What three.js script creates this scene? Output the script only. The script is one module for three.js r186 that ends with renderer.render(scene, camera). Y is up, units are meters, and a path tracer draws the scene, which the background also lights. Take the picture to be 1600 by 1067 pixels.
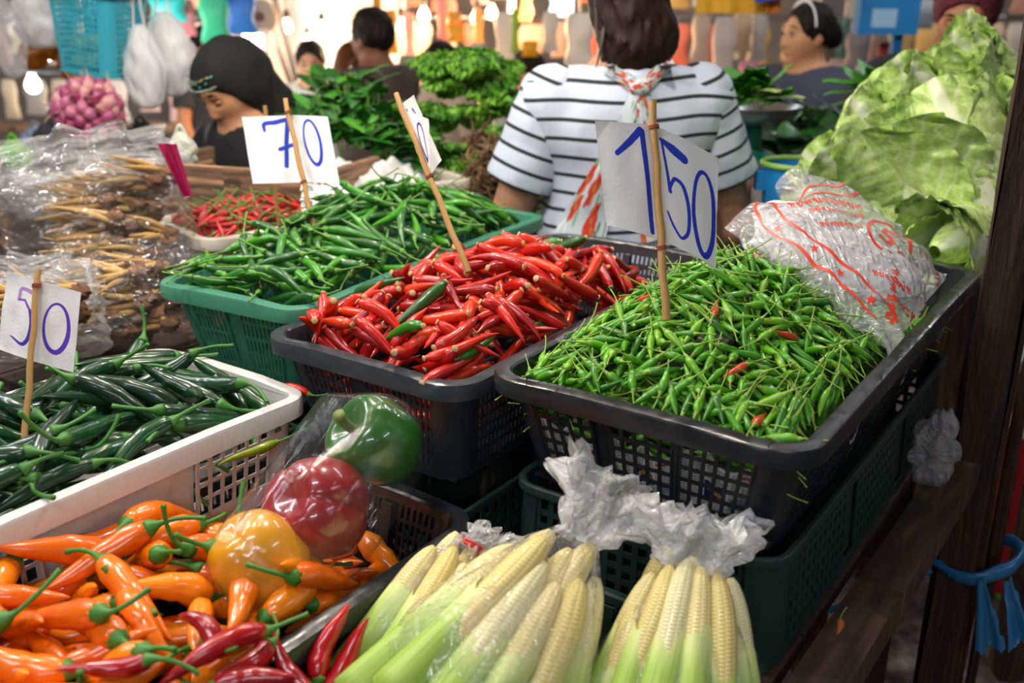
import * as THREE from 'three';
import { mergeGeometries, mergeVertices, toCreasedNormals } from 'three/addons/utils/BufferGeometryUtils.js';
import { ConvexGeometry } from 'three/addons/geometries/ConvexGeometry.js';
import { RectAreaLightUniformsLib } from 'three/addons/lights/RectAreaLightUniformsLib.js';
import { createNoise3D } from 'simplex-noise';

// ---------------------------------------------------------------- camera, light, exposure
const scene = new THREE.Scene();
const V = (x, y, z) => new THREE.Vector3(x, y, z);
const PITCH = THREE.MathUtils.degToRad(19.57), FOCAL = 1513, EYE = V(0, 1.55, 0);
const camera = new THREE.PerspectiveCamera(2 * Math.atan(533.5 / FOCAL) * 180 / Math.PI, 1600 / 1067, 0.05, 60);
camera.position.copy(EYE);
camera.rotation.x = -PITCH;
camera.focus = 1.3;
camera.userData.fStop = 3.4;
scene.background = new THREE.Color(0x05070a);
const renderer = new THREE.WebGLRenderer({ antialias: true });
renderer.toneMapping = THREE.LinearToneMapping;
renderer.toneMappingExposure = 1.08;
renderer.shadowMap.enabled = true;
RectAreaLightUniformsLib.init();
const LAMP = { stall: 2.2, tube: 10, stallTube: 7, aisle: 13, warm: 3.4 };

// ---------------------------------------------------------------- helpers
function rng(seed) { let a = seed >>> 0; return () => { a = (a + 0x6D2B79F5) | 0; let t = Math.imul(a ^ (a >>> 15), 1 | a); t = (t + Math.imul(t ^ (t >>> 7), 61 | t)) ^ t; return ((t ^ (t >>> 14)) >>> 0) / 4294967296; }; }
const R0 = rng(7);
const noise3 = createNoise3D(rng(99));
const lerp = (a, b, t) => a + (b - a) * t, clamp = (x, a, b) => Math.min(b, Math.max(a, x)), sstep = (a, b, x) => { const t = clamp((x - a) / (b - a), 0, 1); return t * t * (3 - 2 * t); };
// a point of the place that was measured in the photograph, at a given distance along the view axis
const SP = Math.sin(PITCH), CP = Math.cos(PITCH);
function spot(x, y, depth) { const u = (x - 800) / FOCAL, v = (533.5 - y) / FOCAL; return V(u, -SP + v * CP, -CP - v * SP).multiplyScalar(depth).add(EYE); }
// the stall's own axes: a runs along the front of the baskets, b runs away from the customer
const TURN = THREE.MathUtils.degToRad(-35), CA = Math.cos(-TURN), SA = Math.sin(-TURN);
const stall = (a, b, y) => V(a * CA + b * SA, y, a * SA - b * CA);

const used = {};
function numbered(name) { const n = used[name] = (used[name] ?? -1) + 1; return n ? `${name}_${String(n).padStart(3, '0')}` : name; }
function finish(m) { m.castShadow = true; m.receiveShadow = true; return m; }
function part(name, geo, mat, parent) { const m = finish(new THREE.Mesh(geo, mat)); m.name = name; parent.add(m); return m; }
function tag(o, label, category, group, kind) { o.userData = { label, category }; if (group) o.userData.group = group; if (kind) o.userData.kind = kind; return o; }
function thing(name, label, category, pos, turn = 0, group) { const g = new THREE.Group(); g.name = numbered(name); scene.add(g); if (pos) g.position.copy(pos); g.rotation.y = turn; return tag(g, label, category, group); }
function single(name, geo, mat, label, category, group, kind) { const m = finish(new THREE.Mesh(geo, mat)); m.name = numbered(name); scene.add(m); return tag(m, label, category, group, kind); }
function struct(name, geo, mat, label) { const m = finish(new THREE.Mesh(geo, mat)); m.name = name; scene.add(m); m.userData = { kind: 'structure', label }; return m; }

function noiseTexture(w, h, fn, srgb) {
  const d = new Uint8Array(w * h * 4);
  for (let y = 0; y < h; y++) for (let x = 0; x < w; x++) { const c = fn(x / w, y / h, x, y), k = (y * w + x) * 4; for (let i = 0; i < 3; i++) d[k + i] = clamp(c[i] ?? c[0], 0, 1) * 255; d[k + 3] = 255; }
  const t = new THREE.DataTexture(d, w, h); t.wrapS = t.wrapT = THREE.RepeatWrapping; t.magFilter = THREE.LinearFilter; t.needsUpdate = true; if (srgb) t.colorSpace = THREE.SRGBColorSpace; return t;
}
// noise that repeats without a seam
function loopNoise(u, v, f, seed = 0) { const a = u * 2 * Math.PI, b = v * 2 * Math.PI, r = f / 6.283; return noise3(Math.cos(a) * r + seed, Math.sin(a) * r + Math.cos(b) * r * 1.3, Math.sin(b) * r - seed); }
function canvasTexture(w, h, draw) { const c = document.createElement('canvas'); c.width = w; c.height = h; const x = c.getContext('2d'); draw(x, w, h); const t = new THREE.CanvasTexture(c); t.colorSpace = THREE.SRGBColorSpace; return t; }
const mk = (color, roughness = 0.6, o = {}) => new THREE.MeshPhysicalMaterial({ color, roughness, side: THREE.DoubleSide, ...o });

// geometry from quads and boxes
class GB {
  constructor() { this.p = []; this.u = []; }
  tri(a, b, c, ua = [0, 0], ub = [1, 0], uc = [1, 1]) { this.p.push(a.x, a.y, a.z, b.x, b.y, b.z, c.x, c.y, c.z); this.u.push(...ua, ...ub, ...uc); }
  quad(a, b, c, d) {
    const w = a.distanceTo(b), h = a.distanceTo(d), ox = (a.x + a.z) % 1, oy = a.y % 1;
    this.tri(a, b, c, [ox, oy], [ox + w, oy], [ox + w, oy + h]); this.tri(a, c, d, [ox, oy], [ox + w, oy + h], [ox, oy + h]);
  }
  hexa(q) { // eight corners: bottom four in order, then top four
    this.quad(q[3], q[2], q[1], q[0]); this.quad(q[4], q[5], q[6], q[7]);
    for (let i = 0; i < 4; i++) { const j = (i + 1) % 4; this.quad(q[i], q[j], q[j + 4], q[i + 4]); }
  }
  box(x0, x1, y0, y1, z0, z1) { this.hexa([V(x0, y0, z1), V(x1, y0, z1), V(x1, y0, z0), V(x0, y0, z0), V(x0, y1, z1), V(x1, y1, z1), V(x1, y1, z0), V(x0, y1, z0)]); return this; }
  // bar of rectangular section between two points
  bar(p, q, w, h, up = V(0, 1, 0)) {
    const d = q.clone().sub(p).normalize(), s = d.clone().cross(up).normalize().multiplyScalar(w / 2), t = s.clone().cross(d).normalize().multiplyScalar(h / 2);
    const c = (o, i, j) => o.clone().addScaledVector(s, i).addScaledVector(t, j);
    this.hexa([c(p, -1, -1), c(p, 1, -1), c(q, 1, -1), c(q, -1, -1), c(p, -1, 1), c(p, 1, 1), c(q, 1, 1), c(q, -1, 1)]); return this;
  }
  geo() { const g = new THREE.BufferGeometry(); g.setAttribute('position', new THREE.Float32BufferAttribute(this.p, 3)); g.setAttribute('uv', new THREE.Float32BufferAttribute(this.u, 2)); g.computeVertexNormals(); return g; }
}
const boxGeo = (x0, x1, y0, y1, z0, z1) => new GB().box(x0, x1, y0, y1, z0, z1).geo();

// a tube of changing radius along a line of points, closed at both ends
function tube(pts, rad, rs = 8, squash = 1, ripple) {
  const n = pts.length, P = [], U = [], I = []; let t0 = pts[1].clone().sub(pts[0]).normalize();
  let nn = Math.abs(t0.y) < 0.9 ? V(0, 1, 0) : V(1, 0, 0); nn.sub(t0.clone().multiplyScalar(nn.dot(t0))).normalize();
  for (let i = 0; i < n; i++) {
    const t = pts[Math.min(n - 1, i + 1)].clone().sub(pts[Math.max(0, i - 1)]).normalize();
    nn.sub(t.clone().multiplyScalar(nn.dot(t))).normalize(); const b = t.clone().cross(nn);
    const f = i / (n - 1), r = typeof rad === 'function' ? rad(f) : rad;
    for (let j = 0; j <= rs; j++) {
      const a = j / rs * Math.PI * 2, rr = r * (ripple ? ripple(f, a) : 1);
      const q = pts[i].clone().addScaledVector(nn, Math.cos(a) * rr).addScaledVector(b, Math.sin(a) * rr * squash);
      P.push(q.x, q.y, q.z); U.push(j / rs, f);
    }
  }
  for (let i = 0; i < n - 1; i++) for (let j = 0; j < rs; j++) { const a = i * (rs + 1) + j, b = a + rs + 1; I.push(a, a + 1, b, b, a + 1, b + 1); }
  for (const [e, flip] of [[0, 1], [n - 1, 0]]) {
    const c = P.length / 3; P.push(pts[e].x, pts[e].y, pts[e].z); U.push(0.5, e ? 1 : 0);
    for (let j = 0; j < rs; j++) { const a = e * (rs + 1) + j; flip ? I.push(c, a + 1, a) : I.push(c, a, a + 1); }
  }
  const g = new THREE.BufferGeometry(); g.setAttribute('position', new THREE.Float32BufferAttribute(P, 3)); g.setAttribute('uv', new THREE.Float32BufferAttribute(U, 2)); g.setIndex(I);
  g.computeVertexNormals();
  const N = g.attributes.normal; // smooth the seam
  for (let i = 0; i < n; i++) { const a = i * (rs + 1), b = a + rs, v = V(N.getX(a) + N.getX(b), N.getY(a) + N.getY(b), N.getZ(a) + N.getZ(b)).normalize(); N.setXYZ(a, v.x, v.y, v.z); N.setXYZ(b, v.x, v.y, v.z); }
  return g;
}
function curve(pts, n) { const c = new THREE.CatmullRomCurve3(pts); return c.getPoints(n); }
// a sheet: fn(u, v) gives a point; thickness by a second layer along the normal
function sheet(fn, nu, nv, thick = 0) {
  const P = [], U = [], I = [];
  for (let j = 0; j <= nv; j++) for (let i = 0; i <= nu; i++) { const q = fn(i / nu, j / nv); P.push(q.x, q.y, q.z); U.push(i / nu, j / nv); }
  for (let j = 0; j < nv; j++) for (let i = 0; i < nu; i++) { const a = j * (nu + 1) + i, b = a + nu + 1; I.push(a, a + 1, b, b, a + 1, b + 1); }
  let g = new THREE.BufferGeometry(); g.setAttribute('position', new THREE.Float32BufferAttribute(P, 3)); g.setAttribute('uv', new THREE.Float32BufferAttribute(U, 2)); g.setIndex(I); g.computeVertexNormals();
  if (!thick) return g;
  const N = g.attributes.normal, n = P.length / 3, P2 = P.slice(), U2 = U.concat(U), I2 = I.slice();
  for (let k = 0; k < n; k++) P2.push(P[3 * k] - N.getX(k) * thick, P[3 * k + 1] - N.getY(k) * thick, P[3 * k + 2] - N.getZ(k) * thick);
  for (let k = 0; k < I.length; k += 3) I2.push(I[k] + n, I[k + 2] + n, I[k + 1] + n);
  const edge = (a, b) => I2.push(a, a + n, b, b, a + n, b + n);
  for (let i = 0; i < nu; i++) { edge(i + 1, i); edge(nv * (nu + 1) + i, nv * (nu + 1) + i + 1); }
  for (let j = 0; j < nv; j++) { edge(j * (nu + 1), (j + 1) * (nu + 1)); edge((j + 1) * (nu + 1) + nu, j * (nu + 1) + nu); }
  g = new THREE.BufferGeometry(); g.setAttribute('position', new THREE.Float32BufferAttribute(P2, 3)); g.setAttribute('uv', new THREE.Float32BufferAttribute(U2, 2)); g.setIndex(I2); g.computeVertexNormals(); return g;
}
// surface of a distance field (surface nets)
function isoMesh(f, lo, hi, cell) {
  const nx = Math.ceil((hi.x - lo.x) / cell) + 1, ny = Math.ceil((hi.y - lo.y) / cell) + 1, nz = Math.ceil((hi.z - lo.z) / cell) + 1;
  const D = new Float32Array(nx * ny * nz), id = new Int32Array(nx * ny * nz).fill(-1), P = [], I = [];
  let k = 0; for (let z = 0; z < nz; z++) for (let y = 0; y < ny; y++) for (let x = 0; x < nx; x++) D[k++] = f(lo.x + x * cell, lo.y + y * cell, lo.z + z * cell);
  const at = (x, y, z) => (z * ny + y) * nx + x;
  for (let z = 0; z < nz - 1; z++) for (let y = 0; y < ny - 1; y++) for (let x = 0; x < nx - 1; x++) {
    const b = at(x, y, z); let s = 0; const c = [];
    for (let i = 0; i < 8; i++) { const v = D[b + (i & 1) + ((i >> 1) & 1) * nx + (i >> 2) * nx * ny]; c.push(v); if (v < 0) s++; }
    if (s === 0 || s === 8) continue;
    let ax = 0, ay = 0, az = 0, n = 0;
    for (let i = 0; i < 8; i++) for (let e = 0; e < 3; e++) { const j = i | (1 << e); if (j === i || (c[i] < 0) === (c[j] < 0)) continue; const t = c[i] / (c[i] - c[j]); ax += (i & 1) + (e === 0 ? t : 0); ay += ((i >> 1) & 1) + (e === 1 ? t : 0); az += (i >> 2) + (e === 2 ? t : 0); n++; }
    id[b] = P.length / 3; P.push(lo.x + (x + ax / n) * cell, lo.y + (y + ay / n) * cell, lo.z + (z + az / n) * cell);
  }
  const st = [1, nx, nx * ny];
  for (let z = 1; z < nz - 1; z++) for (let y = 1; y < ny - 1; y++) for (let x = 1; x < nx - 1; x++) {
    const b = at(x, y, z);
    for (let e = 0; e < 3; e++) {
      const v0 = D[b], v1 = D[b + st[e]]; if ((v0 < 0) === (v1 < 0)) continue;
      const u = st[(e + 1) % 3], w = st[(e + 2) % 3], q = [id[b], id[b - u], id[b - u - w], id[b - w]];
      if (q.some(k => k < 0)) continue;
      if (v0 < 0) I.push(q[0], q[1], q[2], q[0], q[2], q[3]); else I.push(q[0], q[2], q[1], q[0], q[3], q[2]);
    }
  }
  const g = new THREE.BufferGeometry(); g.setAttribute('position', new THREE.Float32BufferAttribute(P, 3)); g.setAttribute('uv', new THREE.Float32BufferAttribute(new Float32Array(P.length / 3 * 2), 2)); g.setIndex(I); g.computeVertexNormals(); return g;
}
const smin = (a, b, k) => { const h = Math.max(k - Math.abs(a - b), 0) / k; return Math.min(a, b) - h * h * k * 0.25; };
const smax = (a, b, k) => -smin(-a, -b, k);
function cap(a, b, ra, rb) { // tapered capsule
  const dx = b.x - a.x, dy = b.y - a.y, dz = b.z - a.z, l2 = dx * dx + dy * dy + dz * dz || 1e-9;
  return (x, y, z) => { const t = clamp(((x - a.x) * dx + (y - a.y) * dy + (z - a.z) * dz) / l2, 0, 1); const ex = x - a.x - dx * t, ey = y - a.y - dy * t, ez = z - a.z - dz * t; return Math.sqrt(ex * ex + ey * ey + ez * ez) - lerp(ra, rb, t); };
}
const ell = (c, rx, ry, rz) => { const m = Math.min(rx, ry, rz); return (x, y, z) => { const ex = (x - c.x) / rx, ey = (y - c.y) / ry, ez = (z - c.z) / rz; return (Math.sqrt(ex * ex + ey * ey + ez * ez) - 1) * m; }; };
function xform(g, pos, quat, s = 1) { return g.clone().applyMatrix4(new THREE.Matrix4().compose(pos, quat, typeof s === 'number' ? V(s, s, s) : s)); }
const quatTo = (d) => new THREE.Quaternion().setFromUnitVectors(V(0, 1, 0), d.clone().normalize());
const EUL = (x, y, z) => new THREE.Quaternion().setFromEuler(new THREE.Euler(x, y, z, 'YXZ'));

// ---------------------------------------------------------------- materials
const grainTex = noiseTexture(256, 256, (u, v) => { const n = 0.5 + 0.28 * loopNoise(u, v, 14, 1) + 0.2 * loopNoise(u, v, 46, 5); return [n]; });
const scuffTex = noiseTexture(256, 256, (u, v) => { const n = 0.55 + 0.25 * loopNoise(u, v, 8, 3) + 0.25 * loopNoise(u, v, 30, 8); return [n]; });
const woodTex = (r, g, b, seed) => { const t = noiseTexture(256, 512, (u, v) => { const n = 0.5 + 0.5 * noise3(u * 26, v * 2.2, seed), m = 0.5 + 0.5 * noise3(u * 70, v * 6, seed + 9), s = noise3(u * 5, v * 3, seed + 20) > 0.55 ? 0.7 : 1, k = (0.45 + 0.5 * n * m + 0.3 * m) * s; return [r * k, g * k, b * k]; }, true); return t; };
const crinkle = noiseTexture(256, 256, (u, v) => { const r = 1 - Math.abs(loopNoise(u, v, 7, 2)), q = 1 - Math.abs(loopNoise(u, v, 17, 9)); return [0.6 * r * r * r + 0.4 * q * q]; });
const M = {
  black: mk(0x202326, 0.5, { bumpMap: grainTex, bumpScale: 0.0006, roughnessMap: scuffTex }),
  charcoal: mk(0x32373d, 0.5, { bumpMap: grainTex, bumpScale: 0.0006, roughnessMap: scuffTex }),
  darkGreen: mk(0x1c312c, 0.55, { bumpMap: grainTex, bumpScale: 0.0006 }),
  green: mk(0x3d7f66, 0.45, { bumpMap: grainTex, bumpScale: 0.0005 }),
  white: mk(0xd5d2cc, 0.45, { bumpMap: grainTex, bumpScale: 0.0005, roughnessMap: scuffTex }),
  ivory: mk(0xc6bcb0, 0.5, { bumpMap: grainTex, bumpScale: 0.0005 }),
  teal: mk(0x3aaac0, 0.4),
  blue: mk(0x1b7fc4, 0.4),
  film: mk(0xffffff, 0.09, { transmission: 0.985, thickness: 0, ior: 1.55, bumpMap: crinkle, bumpScale: 0.004 }),
  filmTop: mk(0xffffff, 0.12, { transmission: 0.7, thickness: 0, ior: 1.6, bumpMap: crinkle, bumpScale: 0.003 }),
  filmBag: mk(0xffffff, 0.1, { transmission: 0.955, thickness: 0, ior: 1.6, bumpMap: crinkle, bumpScale: 0.0025 }),
  filmMilky: mk(0xf4f4f6, 0.16, { transmission: 0.82, thickness: 0, ior: 1.5, bumpMap: crinkle, bumpScale: 0.004 }),
  filmWhite: mk(0xeeeff2, 0.4, { transmission: 0.35, thickness: 0, ior: 1.5 }),
  card: null,
  stick: mk(0xb98d52, 0.6, { bumpMap: grainTex, bumpScale: 0.0005 }),
  band: mk(0xa14a2a, 0.5),
  wood: mk(0xffffff, 0.8, { map: woodTex(0.35, 0.24, 0.17, 3), bumpMap: grainTex, bumpScale: 0.002 }),
  woodDark: mk(0xffffff, 0.85, { map: woodTex(0.27, 0.17, 0.12, 13), bumpMap: grainTex, bumpScale: 0.003 }),
  woodPale: mk(0xffffff, 0.8, { map: woodTex(0.72, 0.55, 0.42, 23), bumpMap: grainTex, bumpScale: 0.002 }),
  steel: mk(0xb8bcc0, 0.3, { metalness: 0.9 }),
  greenEnamel: mk(0x0f6a5c, 0.35),
};
M.woodPale.map.rotation = Math.PI / 2; M.woodPale.map.center.set(0.5, 0.5);

// ---------------------------------------------------------------- the market hall
const floorTex = noiseTexture(512, 512, (u, v) => { const n = 0.36 + 0.1 * loopNoise(u, v, 9, 2) + 0.09 * loopNoise(u, v, 33, 4) + 0.05 * loopNoise(u, v, 90, 6); return [n * 0.95, n * 0.9, n * 0.88]; }, true);
floorTex.repeat.set(0.5, 0.5);
const wetTex = noiseTexture(256, 256, (u, v) => [0.45 + 0.5 * loopNoise(u, v, 10, 12)]);
wetTex.repeat.set(0.5, 0.5);
const plaster = mk(0xb9aea4, 0.85, { bumpMap: grainTex, bumpScale: 0.003 });
struct('floor', boxGeo(-7, 7, -0.2, 0, -9, 4), mk(0xffffff, 0.6, { map: floorTex, roughnessMap: wetTex }), 'wet grey concrete market floor');
struct('ceiling', boxGeo(-7, 7, 4, 4.15, -9, 4), mk(0x8f8a84, 0.9), 'grey sheet roof of the market hall');
struct('wall_back', boxGeo(-7, 7, 0, 4, -9.15, -9), plaster, 'pale plaster wall behind the stalls');
struct('wall_left', boxGeo(-7.15, -7, 0, 4, -9, 4), plaster, 'pale plaster side wall');
struct('wall_right', boxGeo(7, 7.15, 0, 4, -9, 4), plaster, 'pale plaster side wall');
struct('wall_front', boxGeo(-7, 7, 0, 4, 4, 4.15), plaster, 'pale plaster wall behind the customer');

function glow(color, k) { return new THREE.MeshStandardMaterial({ color: 0x222222, emissive: color, emissiveIntensity: k, roughness: 0.4 }); }
const bulbGeo = new THREE.LatheGeometry([[0.001, -0.062], [0.014, -0.059], [0.026, -0.048], [0.031, -0.032], [0.029, -0.016], [0.02, 0], [0.014, 0.012], [0.0135, 0.02]].map(p => new THREE.Vector2(...p)), 18);
const socketGeo = new THREE.LatheGeometry([[0.0145, 0.018], [0.018, 0.02], [0.018, 0.055], [0.008, 0.066], [0.001, 0.066]].map(p => new THREE.Vector2(...p)), 14);
const socketMat = mk(0x2a2622, 0.5), coolGlow = glow(0xfff6ea, 14), warmGlow = glow(0xffd9a0, 16);
const cordGeos = new Map();
function pendant(name, pos, warm, power, label, group, top = 4) {
  const t = thing(name, label, 'lamp', pos, 0, group);
  part('bulb', bulbGeo, warm ? warmGlow : coolGlow, t); part('socket', socketGeo, socketMat, t);
  const len = Math.round((top - pos.y) * 100) / 100;
  if (!cordGeos.has(len)) cordGeos.set(len, tube([V(0, 0.06, 0), V(0, len / 2, 0), V(0, len, 0)], 0.003, 6));
  part('cord', cordGeos.get(len), socketMat, t);
  if (power) { const l = new THREE.PointLight(warm ? 0xffcf96 : 0xfff3e2, power); l.position.set(0, -0.03, 0); l.castShadow = true; l.shadow.radius = 2.2; l.name = 'bulb_light'; t.add(l); }
  return t;
}
// over the stall, above the photograph's upper edge: their highlights sit on the peppers and the film
for (const [a, b, y] of [[-1.75, 0.55, 2.2], [-1.15, 0.75, 2.3], [-1.45, 1.5, 2.25], [-0.75, 1.45, 2.3]])
  pendant('stall_lamp', stall(a, b, y), false, LAMP.stall, 'bare white bulb hanging over the chilli baskets', 'bulbs over the stall');
// fluorescent tubes under the roof
const tubeGlow = glow(0xf0f6ff, 5);
for (const [x, y, z, turn, near] of [[-2.4, 3.1, -2.6, 0], [1.8, 3.1, -3.2, 0], [-3.6, 3.1, -5.6, 0], [0.2, 3.1, -6.0, 0], [3.9, 3.1, -5.4, 0], [-0.75, 2.5, -0.2, 0.25, 1], [-1.9, 2.5, -1.5, 1.1, 1], [0.2, 2.3, 1.3, 0.1, 2], [-2.2, 2.4, 1.1, 0.3, 2], [2.3, 2.4, -0.3, 1.3, 1]]) {
  const t = thing('tube_light', 'long white fluorescent tube in a batten under the roof', 'lamp', V(x, y, z), turn, 'fluorescent tubes under the roof');
  part('batten', boxGeo(-0.62, 0.62, 0, 0.05, -0.03, 0.03), M.white, t);
  part('glass_tube', tube([V(-0.6, -0.022, 0), V(0, -0.022, 0), V(0.6, -0.022, 0)], 0.014, 10), tubeGlow, t);
  for (const s of [-1, 1]) part('hanger', tube([V(s * 0.4, 0.05, 0), V(s * 0.4, 0.5, 0), V(s * 0.4, 4 - y, 0)], 0.003, 5), M.steel, t);
  const l = new THREE.RectAreaLight(0xf0f6ff, [LAMP.tube, LAMP.stallTube, LAMP.aisle][near || 0] * 4, 1.2, 0.1); l.position.set(0, -0.045, 0); l.rotation.x = -Math.PI / 2; l.name = 'tube_glow'; t.add(l);
}

// ---------------------------------------------------------------- the stall's deck, edge and posts
{
  const t = thing('stall_deck', 'dark worn wooden stall table carrying the chilli baskets', 'table', V(0, 0, 0));
  const pos = (a, b, y) => stall(a, b, y);
  let b = 0.05, k = 0;
  while (b < 1.72) { // boards run along the front, each its own piece
    const w = 0.118, q = []; const a0 = (b > 1.3 ? -1.9 : -2.35) + 0.02 * R0(), a1 = -0.285;
    for (const y of [0.775, 0.8]) q.push(pos(a0, b, y), pos(a1, b, y), pos(a1, b + w, y), pos(a0, b + w, y));
    const g = new GB(); g.hexa(q); part('board', g.geo(), M.wood, t); b += 0.124; k++;
  }
  const edge = new GB(); edge.bar(pos(-0.255, 0.0, 0.79), pos(-0.22, 1.85, 0.79), 0.06, 0.045); part('edge_plank', edge.geo(), M.wood, t);
  for (const [a, bb] of [[-2.28, 0.15], [-2.28, 1.2], [-0.34, 0.15], [-0.34, 1.7], [-1.8, 1.7]]) { const g = new GB(); g.bar(pos(a, bb, 0), pos(a, bb, 0.775), 0.07, 0.07, V(1, 0, 0.3)); part('leg', g.geo(), M.woodDark, t); }
  const rail = new GB(); rail.bar(pos(-0.34, 0.1, 0.4), pos(-0.34, 1.72, 0.4), 0.03, 0.08); part('rail', rail.geo(), M.woodDark, t);
}
{
  const p = spot(1503, 700, 1.62); p.y = 0;
  const t = thing('wooden_post', 'rough dark brown timber post at the corner of the stall', 'post', p.clone().add(V(0.052, 0, -0.02)), THREE.MathUtils.degToRad(-22));
  const beam = (x0, x1, z0, z1, m) => { const g = sheet((u, v) => { const a = u * 4, k = Math.floor(Math.min(a, 3.999)), f = a - k, c = [[x0, z1], [x1, z1], [x1, z0], [x0, z0], [x0, z1]]; const y = v * 3.2, n = noise3(u * 9, y * 2.1, x0 * 40) * 0.004; return V(lerp(c[k][0], c[k + 1][0], f) + n, y, lerp(c[k][1], c[k + 1][1], f) + n); }, 16, 50); const uv = g.attributes.uv; for (let i = 0; i < uv.count; i++) uv.setXY(i, uv.getX(i) * 1.2, uv.getY(i) * 2.4); return part('timber', g, m, t); };
  beam(-0.05, 0.012, -0.025, 0.03, M.woodDark); beam(0.017, 0.029, -0.04, 0.0, M.wood); beam(0.046, 0.06, -0.11, -0.07, M.wood);
  // strip of blue plastic knotted round the post
  const s = thing('blue_plastic_tie', 'torn blue plastic strip knotted round the timber post', 'plastic strip', p.clone().add(V(0.052, 0.62, -0.02)), THREE.MathUtils.degToRad(-22));
  const blueFilm = mk(0x2f7fb8, 0.3, { transmission: 0.3, thickness: 0 });
  const ring = []; for (let i = 0; i <= 24; i++) { const a = i / 24 * 6.2832; ring.push(V(0.006 + 0.082 * Math.cos(a), 0.014 * Math.sin(a * 2 + 1), -0.035 + 0.09 * Math.sin(a))); }
  part('wrap', tube(ring, 0.011, 8, 0.7, (f, a) => 1 + 0.5 * noise3(f * 12, Math.cos(a) * 2, Math.sin(a) * 2)), blueFilm, s);
  const tails = [[0.02, 0.07, 0.05, -0.12, 0.02, 0], [0.06, 0.06, 0.1, -0.1, 0.03, 1], [0.1, 0.03, 0.15, 0.02, -0.02, 2], [0.1, 0.02, 0.13, 0.13, 0, 3], [-0.06, 0.08, -0.14, -0.02, 0.05, 4], [-0.08, 0.07, -0.2, -0.09, 0.05, 5]];
  for (const [x, z, tx, ty, tz, k] of tails) part('loose_end', sheet((u, v) => { const w = (u - 0.5) * (0.012 + 0.045 * v), c = Math.sin(u * 9 + k) * 0.008 * v; return V(lerp(x, tx, v) + w * 0.8, lerp(0, ty, v) + w * 0.3 + 0.01 * noise3(u * 4, v * 3, k), lerp(z, z + tz, v) + c); }, 8, 8), blueFilm, s);
}

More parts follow.
